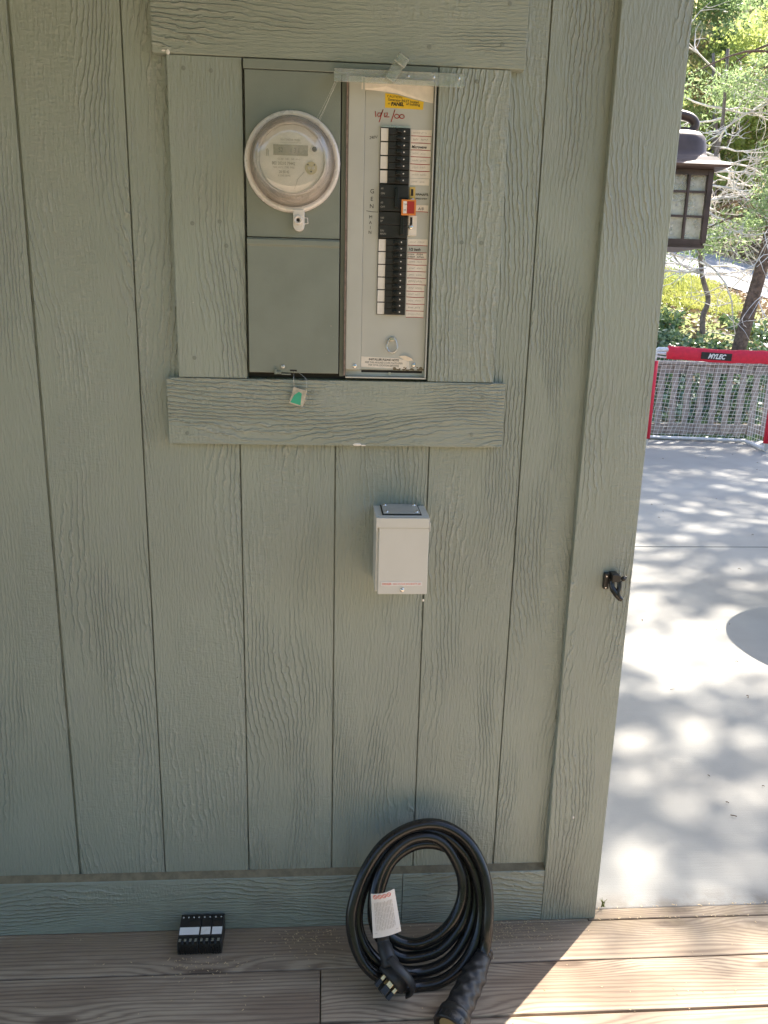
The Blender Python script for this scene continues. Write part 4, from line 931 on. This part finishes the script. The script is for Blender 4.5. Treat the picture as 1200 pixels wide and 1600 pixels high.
# ------------------------------------------------------------------ railing behind the goal
rl = thing('wooden_railing', (6.5, 7.95, -.1), 'weathered brown wooden railing with wide balusters behind the hockey goal', 'railing')
mb = MB(); mb.box(1.6, 13, 7.93, 7.975, .055, .175); mk('bottom_rail', mb, M_FENCE, rl, bev=.004)
mb = MB(); mb.box(1.6, 13, 7.93, 7.975, .80, .90); mk('top_rail', mb, M_FENCE, rl, bev=.004)
mb = MB(); mb.box(1.6, 13, 7.89, 8.03, .905, .945); mk('cap_rail', mb, M_FENCE, rl, bev=.005)
x = 1.75; k = 0; bal = None
while x < 12.9:
    if k % 14 == 0:
        q = MB(); q.box(x - .045, x + .045, 7.84, 7.925, -.28, .90); mk('post', q, M_FENCE, rl, bev=.004)
    elif bal is None:
        q = MB(); q.box(x - .036, x + .036, 7.905, 7.9295, .04, .90); bal = mk('baluster', q, M_FENCE, rl, bev=.003); bx = x; bal['group'] = 'wide flat balusters'
    else:
        c = bal.copy(); COL.objects.link(c); c.location = bal.location + Vector((x - bx, 0, 0))
    x += .1725; k += 1

# ------------------------------------------------------------------ vegetation
def leaves(name, pts_fn, n, size, mat, parent=None, loc=None, seed=1, flatz=0.0, aspect=1.8, dark=None):
    rs = np.random.RandomState(seed)
    P, B = pts_fn(rs, n); n = len(P)
    d = rs.normal(size=(n, 3)); d[:, 2] *= (1 - flatz); d /= np.linalg.norm(d, axis=1)[:, None]
    e = rs.normal(size=(n, 3)); nrm = np.cross(d, e); nrm /= np.linalg.norm(nrm, axis=1)[:, None]
    w = np.cross(nrm, d); s = size * rs.uniform(.6, 1.35, n)[:, None]
    V = np.stack([P - d * s * .5, P + w * s / aspect * .5 + d * s * .05, P + d * s * .5, P - w * s / aspect * .5 + d * s * .05], 1).reshape(-1, 3)
    org = ORG[parent.name] if parent is not None else Vector(loc or (0, 0, 0))
    V = V - np.array(org)
    me = bpy.data.meshes.new(name); me.vertices.add(4 * n); me.loops.add(4 * n); me.polygons.add(n)
    me.vertices.foreach_set('co', V.astype(np.float32).ravel()); me.loops.foreach_set('vertex_index', np.arange(4 * n, dtype=np.int32))
    me.polygons.foreach_set('loop_start', np.arange(0, 4 * n, 4, dtype=np.int32)); me.polygons.foreach_set('loop_total', np.full(n, 4, dtype=np.int32))
    me.update(calc_edges=True); me.materials.append(mat)
    at = me.attributes.new('bid', 'FLOAT', 'FACE'); at.data.foreach_set('value', np.clip(B, 0.001, 1).astype(np.float32))
    o = bpy.data.objects.new(name, me); COL.objects.link(o)
    if parent is not None: o.parent = parent
    else: o.location = org
    ORG[o.name] = org
    return o
def clumps(centres, rad, sq=(1, 1, .7)):
    C_ = np.array(centres)
    def fn(rs, n):
        k = rs.randint(0, len(C_), n); tone = rs.uniform(.15, .85, len(C_))
        d = rs.normal(size=(n, 3)); d /= np.linalg.norm(d, axis=1)[:, None]; r = rs.uniform(0, 1, n) ** .45 * rad * rs.uniform(.6, 1.2, len(C_))[k]
        return C_[k] + d * r[:, None] * np.array(sq), np.clip(tone[k] + rs.normal(0, .16, n), 0, 1)
    return fn
def crown_pts(c, r, n, seed, shell=.5):
    rs = np.random.RandomState(seed); d = rs.normal(size=(n, 3)); d /= np.linalg.norm(d, axis=1)[:, None]
    return np.array(c) + d * (rs.uniform(shell ** 3, 1, n) ** (1 / 3))[:, None] * np.array(r)
def trunk_mb(pts, r0, r1, n=10, mb=None):
    mb = mb or MB(); P = catmull(pts, 4); m = len(P); mb.tube(P, [r0 + (r1 - r0) * i / (m - 1) for i in range(m)], n); return mb
def limbs(mb, base, tips, r0, r1, seed):
    rr = random.Random(seed)
    for t_ in tips:
        a = Vector(base); b = Vector(t_); m = (a + b) / 2 + Vector((rr.uniform(-.3, .3), rr.uniform(-.3, .3), rr.uniform(-.1, .4)))
        trunk_mb([a, m, b], r0, r1, 6, mb)

# pine whose leaning trunk rises right of the goal
t1 = thing('conifer_tree', (7.30, 11.2, .75), 'leaning brown-barked conifer with drooping green sprays behind the railing, right of the thin trunk', 'tree')
mb = trunk_mb([(7.26, 11.2, .4), (7.35, 11.2, 1.2), (7.56, 11.25, 2.4), (7.75, 11.3, 4.0), (7.9, 11.4, 6.5), (8.0, 11.5, 9.5)], .125, .06, 14)
rr = random.Random(21); cl = []
for k in range(30):
    z = rr.uniform(2.9, 9.2); a = rr.uniform(0, 6.3); Lb = rr.uniform(1.1, 2.7) * (1 - (z - 3) / 11)
    b0_ = Vector((7.55 + (z - 2.4) * .06, 11.3, z)); tip = b0_ + Vector((math.cos(a) * Lb, math.sin(a) * Lb, -.28 * Lb + rr.uniform(-.2, .2)))
    trunk_mb([b0_, (b0_ + tip) / 2 + Vector((0, 0, .12 * Lb)), tip], .028, .006, 5, mb)
    for s_ in np.linspace(.3, 1.05, 6): p = b0_.lerp(tip, s_); cl.append((p.x + rr.uniform(-.2, .2), p.y + rr.uniform(-.2, .2), p.z - rr.uniform(0, .25)))
mk('trunk', mb, M_BARK, t1)
leaves('crown', clumps(cl, .34, (1, 1, .75)), 24000, .075, L_CEDAR, t1, seed=5, aspect=3.2)

# thin crooked tree with bleached bare twigs
t2 = thing('bare_tree', (7.05, 12.0, .85), 'thin crooked grey trunk with bleached bare twigs above the goal', 'tree')
mb = trunk_mb([(7.10, 12.0, .5), (7.08, 12.0, 1.0), (7.02, 12.0, 1.45), (7.08, 12.0, 1.75), (6.92, 12.0, 2.15), (6.80, 12.0, 2.75), (6.75, 12.0, 3.4), (6.95, 12, 4.3), (6.9, 12, 5.6)], .055, .025, 10)
mk('trunk', mb, M_BARKG, t2)
mb = MB(); rr = random.Random(33)
def twig(p, d, L_, r, depth):
    pts = [Vector(p)]; dd = Vector(d).normalized(); n = 7
    for i in range(n):
        dd = (dd + Vector((rr.gauss(0, .20), rr.gauss(0, .20), rr.gauss(0, .17) + (.03 if depth else -.02)))).normalized(); pts.append(pts[-1] + dd * L_ / n)
    mb.tube(pts, [r * (1 - .75 * i / n) for i in range(n + 1)], 4, cap=False)
    if depth < 2:
        for k in range(rr.randint(3, 5)):
            q_ = pts[rr.randint(1, n - 1)]; s_ = Vector((rr.gauss(0, 1), rr.gauss(0, 1), rr.gauss(0, .6))).normalized()
            twig(q_, (dd + s_ * 1.1), L_ * rr.uniform(.35, .6), r * .55, depth + 1)
for k in range(46):
    z = rr.uniform(2.0, 5.4); a = rr.uniform(-1.2, 1.2) + (math.pi if rr.random() < .32 else 0)
    twig((6.85 + .1 * (z > 3.6), 12.0, z), (math.cos(a), math.sin(a) * .9, rr.uniform(-.35, .35)), rr.uniform(.9, 2.3), .018, 0)
for k in range(12):   # boughs arriving from the right, nearer
    z = rr.uniform(2.0, 4.7); twig((8.3, 10.6 + rr.uniform(-.6, .6), z + .3), (-1, rr.uniform(-.3, .3), rr.uniform(-.35, .1)), rr.uniform(1.2, 2.4), .015, 0)
mk('bare_twigs', mb, M_TWIG, t2)

# broadleaf tree off to the right, its crown dapples the patio
t3 = thing('shade_tree', (11.0, 7.0, -.3), 'broad shade tree standing right of the patio, beyond the frame', 'tree')
mb = trunk_mb([(11.2, 6.3, -.4), (11.1, 6.4, 2.0), (10.8, 7.0, 5.2), (10.7, 8.0, 9.0)], .26, .10, 12)
cc = crown_pts((11.35, 9.2, 11.0), (5.3, 5.3, 1.8), 112, 9, .1)
limbs(mb, (10.75, 7.6, 7.5), cc[::4], .06, .012, 4)
mk('trunk', mb, M_BARK, t3)
leaves('crown', clumps(cc, .95, (1, 1, .5)), 15000, .17, L_OAK, t3, seed=12, aspect=1.5)

# trees and shrubs on the hill beyond the road
SPOT = [(14.2, 27.5, 'lime'), (17.0, 28.5, 'mix'), (15.4, 30.5, 'cedar'), (19.0, 27.0, 'cedar'), (12.8, 30.0, 'mix'), (18.6, 32.5, 'lime'), (16.4, 34.5, 'mix'), (21.2, 31.0, 'mix'), (20.0, 37.0, 'cedar'), (17.5, 40.0, 'lime'), (23.5, 38.0, 'mix'), (13.0, 36.0, 'cedar')]
LAB = ['lime green leafy tree just past the road behind the bare twigs', 'mixed tan and green tree past the road behind the lantern cap', 'dark green tree just uphill from the road, centre of the strip', 'blue-green conifer at the right edge past the road', 'tan-flecked tree left of the lime green tree, near the corner board', 'bright green tree high on the hill at the right', 'pale mixed tree on the upper slope, centre', 'tan and green tree at the far right on the slope', 'dark conifer near the hilltop at the right', 'lime tree near the hilltop, centre', 'russet-flecked tree at the upper right corner', 'dark tree near the hilltop behind the corner board']
for i, (x, y, kd) in enumerate(SPOT):
    z = terrain(x, y) + tnoise(x, y); h = rr.uniform(7.0, 10.0); rr2 = random.Random(100 + i)
    t_ = thing({'lime': 'leafy_tree', 'mix': 'scrub_tree', 'cedar': 'dark_conifer'}[kd], (x, y, z), LAB[i], 'tree', 'trees on the hill beyond the road')
    lean = rr2.uniform(-.8, .8)
    mb = trunk_mb([(x, y, z - .3), (x + lean * .3, y, z + h * .4), (x + lean, y + .2, z + h * .85)], .16, .05, 8)
    cc = crown_pts((x + lean * .5, y, z + h * .52), (1.9, 1.9, h * .46), 44, 200 + i, .35)
    limbs(mb, (x + lean * .3, y, z + h * .4), cc[::5], .045, .012, i)
    mk('trunk', mb, M_BARKG if kd != 'cedar' else M_BARK, t_)
    leaves('crown', clumps(cc, .74), 8500, .17, {'lime': L_LIME, 'mix': L_MIX, 'cedar': L_CEDAR}[kd], t_, seed=300 + i, aspect=1.7)

def scatter(x0, x1, y0, y1, hfn, keep=None):
    def fn(rs, n):
        X = rs.uniform(x0, x1, n); Y = rs.uniform(y0, y1, n); K = []; B = []
        for a, b in zip(X, Y):
            m_ = mnoise.noise(Vector((a * .9, b * .9, 7)))
            if keep and not keep(a, b, m_): continue
            K.append((a, b, terrain(a, b) + tnoise(a, b) + hfn(rs))); B.append(.5 + m_ * .6 + rs.normal(0, .18))
        return np.array(K), np.clip(np.array(B), 0, 1)
    return fn
tag(leaves('ivy_bank', scatter(3.5, 11.5, 8.05, 12.6, lambda rs: abs(rs.normal(0, .10)) + .02, lambda a, b, m_: m_ > -.55 and (b < 11.6 or m_ > -.1)), 30000, .085, L_IVY, seed=41, flatz=.3, aspect=1.2), kind='stuff')
tag(leaves('grass', scatter(5.5, 11.0, 12.0, 18.1, lambda rs: rs.uniform(.02, .10), lambda a, b, m_: a - 7.9 < (b - 12) * .38 + m_ * 2.2 and (b > 13.3 or m_ > .1)), 26000, .16, L_GRASS, seed=42, flatz=-1.2, aspect=7), kind='stuff')
tag(leaves('leaf_litter', scatter(5.5, 14, 10.5, 18.1, lambda rs: rs.uniform(.01, .05)), 9000, .09, L_LITTER, seed=43, flatz=.7, aspect=1.6), kind='stuff')
tag(leaves('hillside_brush', scatter(8, 27, 26.6, 44, lambda rs: abs(rs.normal(0, .5)) + .05, lambda a, b, m_: m_ > -.25), 30000, .24, L_MIX, seed=44, aspect=1.7), kind='stuff')
tag(leaves('fallen_leaves', scatter(8, 27, 26.6, 44, lambda rs: rs.uniform(.02, .08)), 14000, .22, L_LITTER, seed=45, flatz=.6, aspect=1.7), kind='stuff')

# tall hedge added unseen behind the camera to block low sky light
hd = thing('added_hedge', (0, -7.5, -.3), 'tall dense green hedge added out of view to block the low sky', 'hedge')
mb = MB(); NX, NZ = 60, 14; vs = []
for j in range(NZ + 1):
    for i in range(NX + 1):
        a = math.pi * j / NZ; x = -13 + 26 * i / NX; r0 = 1 + .18 * mnoise.noise(Vector((x * .5, j * .6, 2)))
        vs.append((x, -8.2 - 1.1 * math.cos(a) * r0 * -1, -.3 + (4.2 * math.sin(a) ** .5) * r0 if 0 < j < NZ else -.3))
mb.add(vs, [(j * (NX + 1) + i, j * (NX + 1) + i + 1, (j + 1) * (NX + 1) + i + 1, (j + 1) * (NX + 1) + i) for j in range(NZ) for i in range(NX)], True)
mk('core', mb, simple('hedge_core', (.03, .05, .02), .9), hd)
leaves('foliage', lambda rs, n: (np.stack([rs.uniform(-13, 13, n), -8.2 + rs.uniform(-1.4, 1.4, n), -.3 + rs.uniform(0, 4.6, n)], 1), rs.uniform(0, 1, n)), 16000, .16, L_OAK, hd, seed=77, aspect=1.6)

# ------------------------------------------------------------------ round table just right of the frame (its shadow falls on the patio)
tb = thing('patio_table', (3.48, 2.08, 0), 'round dark patio table just beyond the right edge, casting the round shadow', 'table')
mb = MB(); mb.lathe([(0, .735), (.505, .735), (.520, .728), (.520, .712), (.505, .705), (0, .705)], Matrix.Translation((3.48, 2.08, 0)), 64); mk('table_top', mb, M_TABLE, tb)
mb = MB(); mb.lathe([(.035, .70), (.03, .4), (.04, .06), (.20, .02), (.22, 0)], Matrix.Translation((3.48, 2.08, 0)), 24); mk('pedestal', mb, M_TABLE, tb)
for o in bpy.data.objects:
    if '_o' in o: del o['_o']
